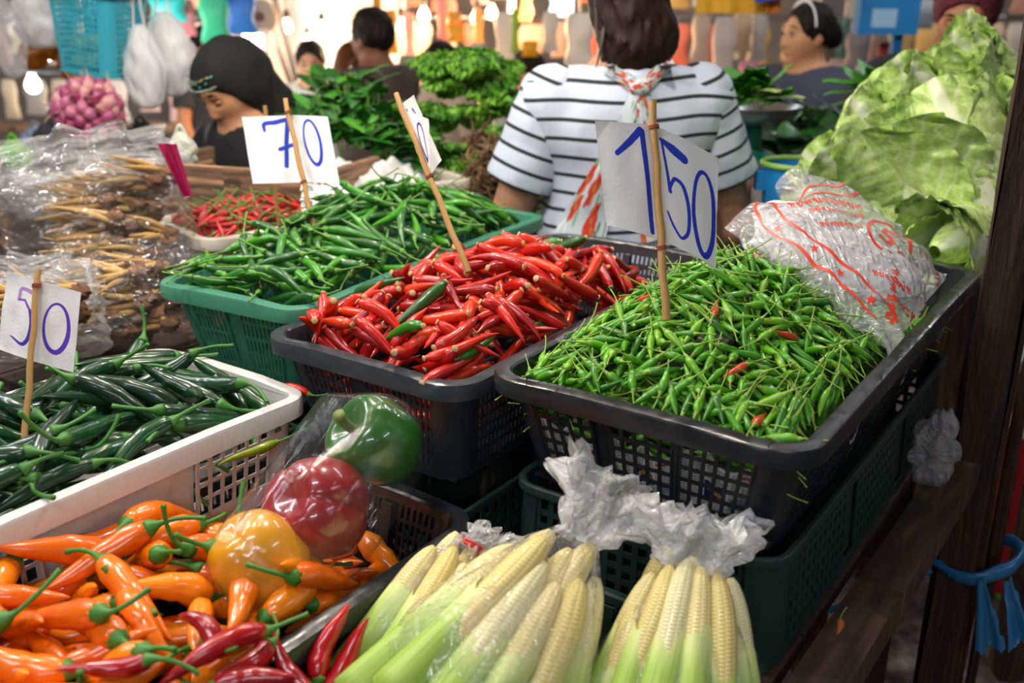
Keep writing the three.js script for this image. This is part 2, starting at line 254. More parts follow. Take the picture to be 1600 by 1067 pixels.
// ---------------------------------------------------------------- baskets
// w along a, l along b, walls lean out by `lean`; every side is a list of [from, to, kind] in shares of its length
function basket(name, label, o) {
  const { at, w, l, h, lean = 0.025, cr = 0.035, mat, px = 0.017, py = 0.017, bx = 0.005, by = 0.005, th = 0.003, rim = 0.02, lip = 0.022, turn = TURN, group } = o;
  const t = thing(name, label, o.category || 'basket', at, turn, group);
  const hx = (v) => w / 2 - lean * (1 - v), hz = (v) => l / 2 - lean * (1 - v);
  // sides 0 front, 2 right, 4 back, 6 left; odd numbers are the rounded corners
  function P(k, f, v, off = 0) {
    const X = hx(v) - cr, Z = hz(v) - cr, y = v * h, r = cr + off;
    const side = [[-X, Z, X, Z], [X, Z, X, -Z], [X, -Z, -X, -Z], [-X, -Z, -X, Z]][k >> 1];
    const nrm = [[0, 1], [1, 0], [0, -1], [-1, 0]][k >> 1];
    if (k % 2 === 0) return V(lerp(side[0], side[2], f) + nrm[0] * r, y, lerp(side[1], side[3], f) + nrm[1] * r);
    const a0 = [Math.PI / 2, 0, -Math.PI / 2, -Math.PI][k >> 1], a = a0 - f * Math.PI / 2;
    return V(side[2] + Math.cos(a) * r, y, side[3] + Math.sin(a) * r);
  }
  const band = (g, k, f0, f1, v0, v1, n = 1, off = 0, thick = th) => { for (let i = 0; i < n; i++) { const a = lerp(f0, f1, i / n), b = lerp(f0, f1, (i + 1) / n); g.hexa([P(k, a, v0, off - thick), P(k, b, v0, off - thick), P(k, b, v0, off), P(k, a, v0, off), P(k, a, v1, off - thick), P(k, b, v1, off - thick), P(k, b, v1, off), P(k, a, v1, off)]); } };
  const frame = new GB();
  for (const k of [1, 3, 5, 7]) band(frame, k, 0, 1, 0, 0.985, 6);
  const panels = o.panels || { 0: [[0.03, 0.3], [0.4, 0.97]], 2: [[0.03, 0.3], [0.37, 0.63], [0.7, 0.97]], 4: [[0.03, 0.3], [0.37, 0.63], [0.7, 0.97]], 6: [[0.03, 0.3], [0.37, 0.63], [0.7, 0.97]] };
  const v0 = o.v0 ?? 0.1, v1 = o.v1 ?? 0.9;
  for (const k of [0, 2, 4, 6]) {
    const len = (k % 4 ? l : w) - 2 * cr, list = panels[k] || []; let f = 0;
    band(frame, k, 0, 1, 0, v0, 1); band(frame, k, 0, 1, v1, 0.985, 1);
    for (const [a, b] of [...list, [1, 1]]) { if (a > f + 0.001) band(frame, k, f, a, v0, v1, 1, a - f > 0.05 ? (o.recess ?? -0.006) : 0, th * 1.2); f = b; }
    for (const [a, b] of list) {
      const g = new GB(), nx = Math.max(1, Math.round((b - a) * len / px)), ny = Math.max(1, Math.round((v1 - v0) * h / py));
      for (let i = 0; i <= nx; i++) { const c = lerp(a, b, i / nx), q = bx / 2 / len; band(g, k, Math.max(0, c - q), Math.min(1, c + q), v0, v1); }
      for (let j = 1; j < ny; j++) { const c = lerp(v0, v1, j / ny), q = by / 2 / h; band(g, k, a, b, c - q, c + q, 1, -0.0004, th * 0.8); }
      part('lattice_panel', g.geo(), mat, t);
    }
  }
  part('frame', toCreasedNormals(frame.geo(), 0.45), mat, t);
  const base = new GB(), X = hx(0) - 0.004, Z = hz(0) - 0.004; base.box(-X, X, 0, 0.004, -Z, Z); part('base', base.geo(), mat, t);
  // rim: an outward flange with a turned-down lip, swept round the top
  const prof = [[-0.004, -0.006], [-0.003, -0.001], [0, 0.0015], [rim * 0.6, 0.002], [rim * 0.9, 0], [rim, -0.004], [rim * 0.98, -lip], [rim * 0.8, -lip], [rim * 0.78, -0.007], [0, -0.008]];
  const ring = []; for (let k = 0; k < 8; k++) { const n = k % 2 ? 6 : 4; for (let i = 0; i < n; i++) ring.push([k, i / n]); } ring.push([0, 0]);
  const RP = [], RI = [], RU = [], m = prof.length; let run = 0, last = null;
  for (const [k, f] of ring) {
    const c = P(k, f, 1); if (last) run += c.distanceTo(last); last = c;
    const grip = k % 2 === 0 && f > 0.2 && f < 0.8 ? (o.grip ?? 0.003) : 0;
    prof.forEach(([off, y], j) => { const q = P(k, f, 1, off); RP.push(q.x, h + y + (y > -0.005 ? grip : 0), q.z); RU.push(run, j * 0.01); });
  }
  for (let i = 0; i < ring.length - 1; i++) for (let j = 0; j < m; j++) { const a = i * m + j, b = i * m + (j + 1) % m, c = a + m, d = b + m; RI.push(a, b, c, c, b, d); }
  let rg = new THREE.BufferGeometry(); rg.setAttribute('position', new THREE.Float32BufferAttribute(RP, 3)); rg.setAttribute('uv', new THREE.Float32BufferAttribute(RU, 2)); rg.setIndex(RI); rg = toCreasedNormals(rg.toNonIndexed(), 0.55);
  part('rim', rg, mat, t);
  t.userData.inner = undefined; delete t.userData.inner;
  return { t, w, l, h, lean, P, hx, hz, at, turn };
}
const boxPanels = { 0: [[0.02, 0.29], [0.37, 0.65], [0.68, 0.98]], 2: [[0.02, 0.3], [0.37, 0.64], [0.71, 0.98]], 4: [[0.03, 0.48], [0.54, 0.97]], 6: [[0.03, 0.3], [0.37, 0.63], [0.7, 0.97]] };
const slots = { px: 0.0105, py: 0.019, bx: 0.0045, by: 0.0055 };
const B = {};
// stacked underneath, then the ones with chillies
B.underA = basket('plastic_crate', 'greenish black lattice crate under the basket of small green chillies', { at: stall(-0.475, 1.36, 0.802), w: 0.36, l: 0.84, h: 0.148, lean: -0.006, mat: M.darkGreen, panels: boxPanels, px: 0.019, py: 0.02, bx: 0.008, by: 0.008, category: 'crate', rim: 0.008, lip: 0.01, grip: 0 });
B.small = basket('plastic_basket', 'black plastic basket heaped with small green chillies, lined with newspaper', { at: stall(-0.475, 1.36, 0.952), w: 0.39, l: 0.865, h: 0.15, lean: 0.03, mat: M.black, panels: boxPanels });
B.underRed = basket('plastic_crate', 'dark green lattice crate under the basket of red chillies', { at: stall(-0.89, 1.27, 0.802), w: 0.38, l: 0.82, h: 0.108, lean: -0.006, mat: M.darkGreen, panels: boxPanels, px: 0.021, py: 0.02, bx: 0.009, by: 0.009, category: 'crate', rim: 0.006, lip: 0.01, grip: 0 });
B.red = basket('plastic_basket', 'charcoal plastic basket with a cracked rim, filled with red chillies', { at: stall(-0.893, 1.298, 0.914), w: 0.345, l: 0.785, h: 0.166, lean: 0.03, mat: M.charcoal, panels: { ...boxPanels, 0: [[0.04, 0.36], [0.5, 0.97]] }, ...slots });
B.underGreen = basket('plastic_crate', 'black lattice crate under the green basket', { at: stall(-1.27, 1.34, 0.802), w: 0.3, l: 0.8, h: 0.118, lean: -0.006, mat: M.black, panels: boxPanels, px: 0.021, py: 0.02, bx: 0.009, by: 0.009, category: 'crate', rim: 0.006, lip: 0.01, grip: 0 });
B.green = basket('plastic_basket', 'sea green plastic basket heaped with long green chillies', { at: stall(-1.262, 1.345, 0.922), w: 0.3, l: 0.775, h: 0.178, lean: 0.035, mat: M.green, turn: TURN - THREE.MathUtils.degToRad(-5), panels: { ...boxPanels, 0: [[0.06, 0.4], [0.56, 0.95]] }, ...slots, py: 0.026 });
B.underWhite = basket('plastic_crate', 'black lattice crate under the white crate', { at: stall(-1.15, 0.56, 0.802), w: 0.28, l: 0.56, h: 0.068, lean: -0.004, mat: M.black, panels: boxPanels, category: 'crate', rim: 0.004, lip: 0.008, grip: 0 });
B.white = basket('plastic_basket', 'white plastic crate full of large dark green chillies', { at: stall(-1.135, 0.575, 0.872), w: 0.32, l: 0.58, h: 0.148, lean: 0.014, cr: 0.025, mat: M.white, panels: { 0: [[0.1, 0.9]], 2: [[0.1, 0.3], [0.72, 0.955]], 4: [[0.04, 0.34], [0.4, 0.6], [0.66, 0.96]], 6: [[0.1, 0.4], [0.6, 0.9]] }, px: 0.021, py: 0.021, bx: 0.005, by: 0.005, v0: 0.2, v1: 0.82, rim: 0.016, lip: 0.026, grip: 0.004, recess: -0.01 });
B.orange = basket('plastic_basket', 'black plastic basket of orange chillies and wrapped bell peppers', { at: stall(-0.835, 0.5, 0.802), w: 0.34, l: 0.7, h: 0.128, lean: 0.02, mat: M.black, ...slots });
B.corn = basket('plastic_basket', 'dark teal plastic tray holding the bags of baby corn', { at: stall(-0.465, 0.545, 0.802), w: 0.37, l: 0.66, h: 0.075, lean: 0.012, mat: M.darkGreen, panels: boxPanels, rim: 0.012 });
B.tiny = basket('plastic_basket', 'small white plastic basket of red chillies with stalks', { at: stall(-1.66, 1.42, 0.985), w: 0.26, l: 0.4, h: 0.11, lean: 0.03, mat: M.ivory, turn: TURN - 0.2, ...slots });
B.back = basket('plastic_basket', 'off-white plastic crate with a crumpled white sheet behind the green basket', { at: spot(595, 262, 2.36).setY(0.99), w: 0.26, l: 0.34, h: 0.14, lean: 0.01, mat: M.ivory, turn: TURN - 0.25, px: 0.03, py: 0.03, bx: 0.014, by: 0.014 });

// ---------------------------------------------------------------- chillies
// the body lies along x: stalk end at -L/2, tip at +L/2
function chilliBody(o, r) {
  const { L, R } = o, n = o.n || 12, bend = (o.bend || 0.1) * (r() * 2 - 0.6), hook = (o.hook || 0.05) * (r() - 0.5), bump = o.bump || 0.05, s = r() * 50;
  const pts = []; for (let i = 0; i <= n; i++) { const t = i / n; pts.push(V((t - 0.5) * L, bend * L * (0.25 - (t - 0.5) ** 2) * 1.2, hook * L * Math.sin(t * 5))); }
  const tipPow = o.tip || 0.75, peak = o.peak || 0.2;
  return tube(pts, t => { const a = t < peak ? 0.62 + 0.38 * Math.sin(t / peak * Math.PI / 2) : Math.pow(Math.max(0, 1 - ((t - peak) / (1 - peak)) ** 1.7), tipPow); return R * Math.max(0.03, a * (t < 0.012 ? 0.45 : 1)) * (1 + bump * noise3(t * 6, s, 0)); }, o.rs || 8, 1, (f, a) => 1 + bump * 1.2 * noise3(Math.cos(a) * 1.2 + s, Math.sin(a) * 1.2, f * 4));
}
function chilliStalk(o, r) {
  const { L, R } = o, sl = o.stalk * (0.75 + 0.5 * r()), sr = o.stalkR, b = (o.stalkBend || 0.25) * (r() - 0.5) * 2, c = (o.stalkBend || 0.25) * (r() - 0.5) * 2, n = 7;
  const pts = [V(-L / 2 + R * 0.55, 0, 0), V(-L / 2 + R * 0.1, 0, 0)]; for (let i = 1; i <= n; i++) { const t = i / n; pts.push(V(-L / 2 - sl * t, sl * b * t * t - 0.001, sl * c * t * t)); }
  const m = pts.length - 1;
  return tube(pts, f => { const i = f * m; return i < 0.5 ? R * (o.calyx || 0.8) : i < 1.5 ? R * (o.calyx || 0.8) * 0.86 : i < 2.4 ? sr * 1.6 : i > m - 0.5 ? sr * 1.35 : sr; }, o.srs || 6);
}
function kind(o, seed, count) { const r = rng(seed); return Array.from({ length: count }, () => { const L = o.L * (0.8 + 0.4 * r()), R = o.R * (0.85 + 0.3 * r()), q = { ...o, L, R }; return { L, R, body: chilliBody(q, r), stalk: o.stalk ? chilliStalk(q, r) : null, cut: !o.stalk ? tube([V(-L / 2 - 0.0012, 0, 0), V(-L / 2 + 0.001, 0, 0)], R * 0.5, 8) : null }; }); }
const glossy = (c, k = 0.9, ro = 0.34) => mk(c, ro, { clearcoat: k * 0.55, clearcoatRoughness: 0.1 });
const K = {
  bird: { names: ['leaf green', 'mid green', 'light green', 'dark green', 'yellow-green'], v: kind({ L: 0.044, R: 0.0052, stalk: 0.032, stalkR: 0.00085, bend: 0.16, tip: 0.85, n: 10, rs: 7, srs: 5, bump: 0.09, calyx: 0.62, stalkBend: 0.16 }, 11, 10), m: [0x4a9410, 0x3a820e, 0x62a618, 0x2a680c, 0x78b024].map(c => glossy(c, 0.7, 0.36)), s: mk(0x86a83e, 0.6) },
  red: { names: ['scarlet', 'crimson', 'bright red', 'dark red', 'orange-red'], v: kind({ L: 0.102, R: 0.009, bend: 0.26, hook: 0.12, tip: 0.8, n: 13, rs: 9, bump: 0.08 }, 21, 10), m: [0xc3120c, 0xb00c0a, 0xd6220c, 0x9a0a0c, 0xdf3a10].map(c => glossy(c)), cut: mk(0xcaa873, 0.7) },
  long: { names: ['mid green', 'deep green', 'bright green', 'dark green'], v: kind({ L: 0.1, R: 0.0074, stalk: 0.044, stalkR: 0.0014, bend: 0.22, hook: 0.1, tip: 0.8, n: 12, rs: 8, srs: 6, bump: 0.06, calyx: 0.75 }, 31, 10), m: [0x2f7a16, 0x236814, 0x42901a, 0x1b5614].map(c => glossy(c)), s: mk(0x5f9238, 0.6) },
  dark: { names: ['bottle green', 'blackish green', 'lighter bottle green', 'forest green'], v: kind({ L: 0.15, R: 0.0125, stalk: 0.05, stalkR: 0.0026, bend: 0.2, hook: 0.1, tip: 0.7, n: 20, rs: 14, srs: 8, bump: 0.07, calyx: 0.72, stalkBend: 0.7, peak: 0.28 }, 41, 10), m: [0x0f3a1c, 0x0b2f1a, 0x144520, 0x0d3519].map(c => glossy(c, 1, 0.28)), s: mk(0x3f7a2c, 0.5) },
  orange: { names: ['pure orange', 'yellowish orange', 'reddish orange'], v: kind({ L: 0.112, R: 0.0152, stalk: 0.042, stalkR: 0.0026, bend: 0.22, hook: 0.1, tip: 0.75, n: 20, rs: 16, srs: 8, bump: 0.06, calyx: 0.74, stalkBend: 0.75, peak: 0.24 }, 51, 10), m: [0xee740c, 0xf48612, 0xe4660a].map(c => glossy(c, 1, 0.26)), s: mk(0x3a7a26, 0.5) },
  bigRed: { v: kind({ L: 0.135, R: 0.0135, stalk: 0.06, stalkR: 0.0028, bend: 0.3, hook: 0.12, tip: 0.75, n: 22, rs: 16, srs: 8, bump: 0.06, calyx: 0.72, stalkBend: 0.6, peak: 0.22 }, 61, 8), m: [0xa80d14, 0x970a14, 0xb81218].map(c => glossy(c, 1, 0.26)), s: mk(0x4a7f2e, 0.5) },
  tiny: { v: kind({ L: 0.055, R: 0.0062, stalk: 0.04, stalkR: 0.0013, bend: 0.2, tip: 0.8, n: 10, rs: 8, srs: 5, bump: 0.07, calyx: 0.7 }, 71, 8), m: [0xb9141a, 0xa30f16, 0xc81f1c].map(c => glossy(c)), s: mk(0x587f35, 0.6) },
};
// chillies dropped one by one on a height field until a mound is filled; gives their places and how open each lies
function pour(o) {
  const { w, l, K: kd, target, start, seed, most, wall = 0.006, tol = 0.001, sink = 0.75, steep = 0.6, rimY = 0 } = o, r = rng(seed), cell = o.cell || 0.004, pad = 0.05;
  const nx = Math.ceil((w + 2 * pad) / cell), nz = Math.ceil((l + 2 * pad) / cell), H = new Float32Array(nx * nz);
  const X = i => (i + 0.5) * cell - w / 2 - pad, ix = (x) => clamp(Math.floor((x + w / 2 + pad) / cell), 0, nx - 1), iz = (z) => clamp(Math.floor((z + l / 2 + pad) / cell), 0, nz - 1);
  for (let j = 0; j < nz; j++) for (let i = 0; i < nx; i++) { const x = X(i), z = (j + 0.5) * cell - l / 2 - pad, inside = Math.abs(x) < w / 2 - wall && Math.abs(z) < l / 2 - wall; H[j * nx + i] = inside ? start(x, z) : rimY; }
  const out = []; let fails = 0;
  while (out.length < most && fails < 1500) {
    let best = -1, bx = 0, bz = 0;
    const loose = r() < 0.6;
    for (let k = 0; k < 14; k++) { let x = (r() - 0.5) * (w - 0.03), z = (r() - 0.5) * (l - 0.03); const inn = 0.012 + (o.lean || 0) * clamp(1 - H[iz(z) * nx + ix(x)] / (o.h || 1), 0, 1); x = clamp(x, -w / 2 + inn, w / 2 - inn); z = clamp(z, -l / 2 + inn, l / 2 - inn); const d = target(x, z) - H[iz(z) * nx + ix(x)]; if (d > best) { best = d; bx = x; bz = z; } if (loose && best > tol) break; }
    if (best < tol) { fails++; continue; }
    const vi = Math.floor(r() * kd.v.length), { L, R } = kd.v[vi];
    let yaw = r() * Math.PI * 2; if (o.aim) yaw = o.aim(bx, bz, yaw, r);
    if (best > 1.6 * R && H[iz(bz) * nx + ix(bx)] < (o.h || 0) - 0.015) { const dx = w / 2 - Math.abs(bx), dz = l / 2 - Math.abs(bz); if (Math.min(dx, dz) < 0.05) yaw = (dz < dx ? 0 : Math.PI / 2) + (r() < 0.5 ? Math.PI : 0) + (r() - 0.5) * 0.25; }
    let tries = 0; const reach = L / 2 * 0.9; // keep the body inside the walls
    while (tries++ < 8 && (Math.abs(bx + Math.cos(yaw) * reach) > w / 2 + (o.over ?? 0.01) || Math.abs(bx - Math.cos(yaw) * reach) > w / 2 + (o.over ?? 0.01) || Math.abs(bz - Math.sin(yaw) * reach) > l / 2 + (o.over ?? 0.01) || Math.abs(bz + Math.sin(yaw) * reach) > l / 2 + (o.over ?? 0.01))) yaw += 0.4;
    { const hxm = w / 2 + (o.over ?? 0.01) - Math.abs(Math.cos(yaw)) * reach, hzm = l / 2 + (o.over ?? 0.01) - Math.abs(Math.sin(yaw)) * reach; if (hxm < 0 || hzm < 0) { fails++; continue; } bx = clamp(bx, -hxm, hxm); bz = clamp(bz, -hzm, hzm);
      const low = H[iz(bz) * nx + ix(bx)], inset = (o.lean || 0) * clamp(1 - low / (o.h || 1), 0, 1) + R + 0.008; if (low < (o.h || 0) - 0.02) { const ax = w / 2 - inset - Math.abs(Math.cos(yaw)) * reach, az = l / 2 - inset - Math.abs(Math.sin(yaw)) * reach; if (ax < 0 || az < 0) { fails++; continue; } bx = clamp(bx, -ax, ax); bz = clamp(bz, -az, az); } }
    const n = Math.max(4, Math.ceil(L / cell * 0.6)), cx = Math.cos(yaw), sz = Math.sin(yaw), hs = [], rs = [];
    for (let i = 0; i <= n; i++) { const f = i / n - 0.5, x = bx + cx * f * L, z = bz + sz * f * L, rr = R * (i / n < 0.2 ? 0.9 : Math.sqrt(Math.max(0, 1 - ((i / n - 0.2) / 0.8) ** 2)) * 0.95 + 0.05); let m = -1; for (const q of [-0.7, 0, 0.7]) m = Math.max(m, H[iz(z + cx * q * rr) * nx + ix(x - sz * q * rr)]); hs.push(m); rs.push(rr); }
    let sxy = 0, sxx = 0; const mean = hs.reduce((a, b) => a + b, 0) / hs.length;
    hs.forEach((h, i) => { const f = (i / n - 0.5) * L; sxy += f * (h - mean); sxx += f * f; });
    const slope = clamp(sxy / sxx + (r() - 0.5) * (o.wild ?? 0.25), -steep, steep); let lift = -1e9;
    hs.forEach((h, i) => { lift = Math.max(lift, h + rs[i] * sink - slope * (i / n - 0.5) * L); });
    const lower = (o.settle ?? 0.25) * (lift - (mean + R * sink)); const y = lift - Math.max(0, lower); // long ones settle a little into the gaps
    if (y > target(bx, bz) + R * (o.proud ?? 1.1)) { fails++; continue; } fails = 0;
    const pitch = Math.atan(slope), top = new Float32Array(n + 1);
    for (let i = 0; i <= n; i++) { const f = i / n - 0.5, x = bx + cx * f * L, z = bz + sz * f * L, yy = y + slope * f * L + rs[i] * 0.8; top[i] = yy; for (const q of [-0.8, -0.4, 0, 0.4, 0.8]) { const k = iz(z + cx * q * rs[i]) * nx + ix(x - sz * q * rs[i]); H[k] = Math.max(H[k], yy - Math.abs(q) * rs[i] * 0.4); } }
    out.push({ x: bx, y, z: bz, yaw, pitch, roll: r() * 6.283, vi, L, R, n, top, c: Math.floor(r() * kd.m.length), s: r() });
  }
  for (const q of out) { let open = 0; for (let i = 0; i <= q.n; i++) { const f = i / q.n - 0.5, k = iz(q.z + Math.sin(q.yaw) * f * q.L) * nx + ix(q.x + Math.cos(q.yaw) * f * q.L); if (q.top[i] > H[k] - q.R * 0.5) open++; } q.open = open / (q.n + 1); }
  return { out, H, nx, nz, cell, pad };
}
const QX = V(1, 0, 0);
function chilliQuat(q) { return new THREE.Quaternion().setFromAxisAngle(V(0, 1, 0), -q.yaw).multiply(new THREE.Quaternion().setFromAxisAngle(V(0, 0, 1), q.pitch)).multiply(new THREE.Quaternion().setFromAxisAngle(QX, q.roll)); }
// the most open ones become things, the rest one mass beneath them
function heap(bk, kd, name, label, category, group, o, extra) {
  const { out } = pour({ w: bk.w - 0.01, l: bk.l - 0.01, lean: bk.lean, h: bk.h, K: kd, ...o });
  const M4 = new THREE.Matrix4().makeRotationY(bk.turn).setPosition(bk.at), qb = new THREE.Quaternion().setFromAxisAngle(V(0, 1, 0), bk.turn);
  const place = q => ({ p: V(q.x, q.y, q.z).applyMatrix4(M4), q: qb.clone().multiply(chilliQuat(q)) });
  const score = q => q.open * (1 + 0.5 * (q.z / bk.l)) * (q.near ?? 1); out.sort((a, b) => score(b) - score(a));
  const keep = out.slice(0, o.keep ?? 300), rest = out.slice(o.keep ?? 300);
  for (const q of keep) {
    const v = kd.v[q.vi], { p, q: qq } = place(q); const t = new THREE.Group(); t.name = numbered(name); scene.add(t); t.position.copy(p); t.quaternion.copy(qq);
    let mat = kd.m[q.c], lab = kd.names ? `${kd.names[q.c]} ${label}` : label, cat = category, grp = group; const x = extra && extra(q); if (x) { mat = x.m; lab = x.label; grp = x.group; }
    tag(t, lab, cat, grp);
    part('body', v.body, mat, t);
    if (v.stalk) part('stalk', v.stalk, kd.s, t); if (v.cut) part('cut_end', v.cut, kd.cut, t);
  }
  if (rest.length) {
    const geos = kd.v.map(v => v.stalk ? [v.body, v.stalk] : [v.body, v.cut]);
    const t = new THREE.Group(); t.name = numbered(name + '_pile'); scene.add(t); tag(t, `mass of ${category}s packed beneath the loose ones in the ${o.where}`, category, undefined, 'stuff');
    kd.v.forEach((v, vi) => { const list = rest.filter(q => q.vi === vi); if (!list.length) return;
      const im = new THREE.InstancedMesh(v.body, kd.m[0], list.length), is = v.stalk ? new THREE.InstancedMesh(v.stalk, kd.s, list.length) : null; const m = new THREE.Matrix4(), c = new THREE.Color();
      list.forEach((q, i) => { const { p, q: qq } = place(q); m.compose(p, qq, V(1, 1, 1)); im.setMatrixAt(i, m); is?.setMatrixAt(i, m); });
      for (const [k, nm] of [[im, 'bodies'], [is, 'stalks']]) if (k) { k.name = nm; k.castShadow = k.receiveShadow = true; t.add(k); } });
  }
  return { out, n: out.length };
}

const hump = (a, b) => Math.exp(-a * a - b * b);
const edgeFall = (x, z, w, l, m) => sstep(0, m, Math.min(w / 2 - Math.abs(x), l / 2 - Math.abs(z)));
const wallDist = (x, z, w, l) => Math.min(w / 2 - Math.abs(x), l / 2 - z, l / 2 + z);
{ // small green chillies
  const b = B.small, T = (x, z) => (0.128 + 0.018 * edgeFall(x, z, b.w, b.l, 0.06) + 0.115 * hump((x + 0.01) / 0.135, (z - 0.16) / 0.2)) * (1 - 0.6 * sstep(-0.02, -0.2, z - x * 0.35));
  heap(b, K.bird, 'green_chilli', 'small chilli with thin stalk on the heap in the black basket', 'chilli', 'small green chillies in the black basket', { target: T, start: (x, z) => Math.max(0.02, Math.min(T(x, z) - 0.03, 0.05 + 1.2 * Math.max(0, wallDist(x, z, b.w, b.l) - 0.02))), seed: 5, most: 2600, keep: 300, where: 'black basket', rimY: b.h + 0.004, over: 0.012, wild: 0.5, settle: 0.35 },
    q => q.s > 0.985 ? { m: glossy(0xc8401a), label: 'ripening orange-red small chilli on the green heap', group: 'ripe chillies on the green heap' } : null);
}
{ // red chillies
  const b = B.red, T = (x, z) => (0.158 + 0.012 * edgeFall(x, z, b.w, b.l, 0.05) + 0.072 * hump((x - 0.03) / 0.15, (z - 0.07) / 0.2)) * (1 - 0.55 * sstep(-0.12, -0.3, z));
  const gm = [glossy(0x2f7a18), glossy(0x57631a), glossy(0x24551a)];
  heap(b, K.red, 'red_chilli', 'shiny chilli with its stalk cut off, in the charcoal basket', 'chilli', 'red chillies in the charcoal basket', { target: T, start: (x, z) => Math.max(0.01, Math.min(T(x, z) - 0.035, 0.01 + 1.6 * Math.max(0, wallDist(x, z, b.w, b.l) - 0.02))), seed: 15, most: 1500, keep: 290, where: 'charcoal basket', rimY: b.h + 0.004, over: 0.03, settle: 0.3, wild: 0.35, proud: 2, tol: 0 },
    q => q.s > 0.955 ? { m: gm[Math.floor(q.s * 1000) % 3], label: 'green chilli lying among the red chillies', group: 'green chillies among the red ones' } : null);
}
{ // long green chillies
  const b = B.green, T = (x, z) => (0.17 + 0.014 * edgeFall(x, z, b.w, b.l, 0.05) + 0.08 * hump((x + 0.01) / 0.15, (z + 0.03) / 0.26)) * (1 - 0.25 * sstep(-0.25, -0.36, z));
  heap(b, K.long, 'long_green_chilli', 'slim long chilli with its stalk on, in the sea green basket', 'chilli', 'long green chillies in the sea green basket', { target: T, start: (x, z) => Math.max(0.03, T(x, z) - 0.035), seed: 25, most: 900, keep: 290, where: 'sea green basket', rimY: b.h + 0.004, over: 0.025, settle: 0.3, wild: 0.4, proud: 2, tol: 0 });
}
{ // large dark green chillies
  const b = B.white, T = (x, z) => 0.115 + 0.035 * edgeFall(x, z, b.w, b.l, 0.08) + 0.02 * hump((x + 0.03) / 0.1, z / 0.2);
  heap(b, K.dark, 'dark_green_chilli', 'large chilli with curved stalk in the white crate', 'chilli', 'large dark green chillies in the white crate', { target: T, start: (x, z) => T(x, z) - 0.06, seed: 35, most: 130, keep: 130, where: 'white crate', rimY: b.h + 0.005, over: -0.026, settle: 0.35, cell: 0.006, wild: 0.3, tol: 0.002, aim: (x, z, y, r) => -0.85 + (r() - 0.5) * 1.5 + (r() < 0.5 ? Math.PI : 0), proud: 1.6 });
}
{ // orange chillies
  const b = B.orange, T = (x, z) => (0.1 + 0.03 * edgeFall(x, z, b.w, b.l, 0.06) + 0.02 * hump((x + 0.05) / 0.12, (z - 0.05) / 0.16)) * (1 - 0.72 * sstep(-0.1, -0.24, z + x * 0.2));
  heap(b, K.orange, 'orange_chilli', 'plump glossy chilli with green stalk in the black basket', 'chilli', 'orange chillies in the black basket', { target: T, start: (x, z) => Math.max(0.006, T(x, z) - 0.055), seed: 46, most: 150, keep: 150, where: 'black basket', rimY: b.h + 0.005, over: -0.026, settle: 0.35, cell: 0.006, wild: 0.3, tol: 0.002, aim: (x, z, y, r) => -0.6 + (r() - 0.5) * 1.6 + (r() < 0.5 ? Math.PI : 0), proud: 1.6 });
}
{ // red chillies with stalks in the small white basket
  const b = B.tiny, T = (x, z) => 0.085 + 0.035 * edgeFall(x, z, b.w, b.l, 0.05) + 0.02 * hump(x / 0.1, z / 0.14);
  heap(b, K.tiny, 'stalked_red_chilli', 'short red chilli with green stalk in small white basket', 'chilli', 'red chillies in the small white basket', { target: T, start: (x, z) => T(x, z) - 0.025, seed: 55, most: 260, keep: 260, where: 'small white basket', rimY: b.h + 0.004, over: 0.01, wild: 0.7, steep: 0.9 });
}
// single chillies lying by themselves: stalk end and tip
function lay(kd, vi, ci, p0, p1, name, label, roll = 0, mat) {
  const v = kd.v[vi], d = p1.clone().sub(p0), t = thing(name, label, 'chilli', p0.clone().add(p1).multiplyScalar(0.5));
  t.quaternion.setFromUnitVectors(QX, d.clone().normalize()).multiply(new THREE.Quaternion().setFromAxisAngle(QX, roll)); const s = d.length() / v.L; t.scale.set(s, clamp(s, 0.8, 1.3), clamp(s, 0.8, 1.3));
  part('body', v.body, mat || kd.m[ci], t); if (v.stalk) part('stalk', v.stalk, kd.s, t); return t;
}
{
  const big = 'large_red_chilli';
  const g = (...a) => lay(K.bigRed, a[0], a[1], spot(...a[2]), spot(...a[3]), big, a[4], a[5] || 0).userData.group = undefined;
  const L = [
    [0, 0, [418, 985, 0.945], [240, 1070, 0.895], 'large red chilli lying over the orange ones, stalk toward the basket rim'],
    [1, 1, [335, 1010, 0.92], [280, 962, 0.95], 'short red chilli stump under the long red chillies'],
    [2, 2, [425, 1005, 0.955], [340, 1070, 0.915], 'red chilli tucked under the large red one on the orange heap'],
    [3, 0, [235, 1030, 0.88], [85, 1052, 0.875], 'dark red chilli lying on the orange chillies'],
    [4, 1, [492, 1090, 0.935], [428, 982, 0.965], 'arched red chilli with its tip on the dark rim'],
    [5, 2, [495, 1065, 0.985], [540, 940, 1.03], 'upright red chilli with sharp tip beside the baby corn'],
    [6, 0, [505, 1092, 0.98], [580, 968, 1.03], 'red chilli leaning on the smallest bag of baby corn'],
    [7, 1, [330, 1075, 0.9], [470, 1056, 0.92], 'red chilli lying flat below the arched one'],
  ];
  L.forEach((a, i) => { const t = lay(K.bigRed, a[0], a[1], spot(...a[2]), spot(...a[3]), big, a[4], i * 1.3); t.userData.group = 'large red chillies'; });
  lay(K.long, 2, 0, spot(432, 604, 1.42), spot(484, 616, 1.4), 'stray_red_chilli', 'red chilli with green stalk fallen beside the white crate', 0, K.red.m[2]).rotateY(Math.PI);
  lay(K.long, 3, 0, spot(433, 690, 1.3), spot(342, 730, 1.24), 'stray_green_chilli', 'yellowish green chilli stuck through the side of white crate', 0, glossy(0x7a8f14));
  lay(K.tiny, 1, 0, spot(1313, 968, 1.17), spot(1306, 992, 1.16), 'dried_chilli', 'withered orange chilli on the edge plank', 0, mk(0xa85a1e, 0.7));
}

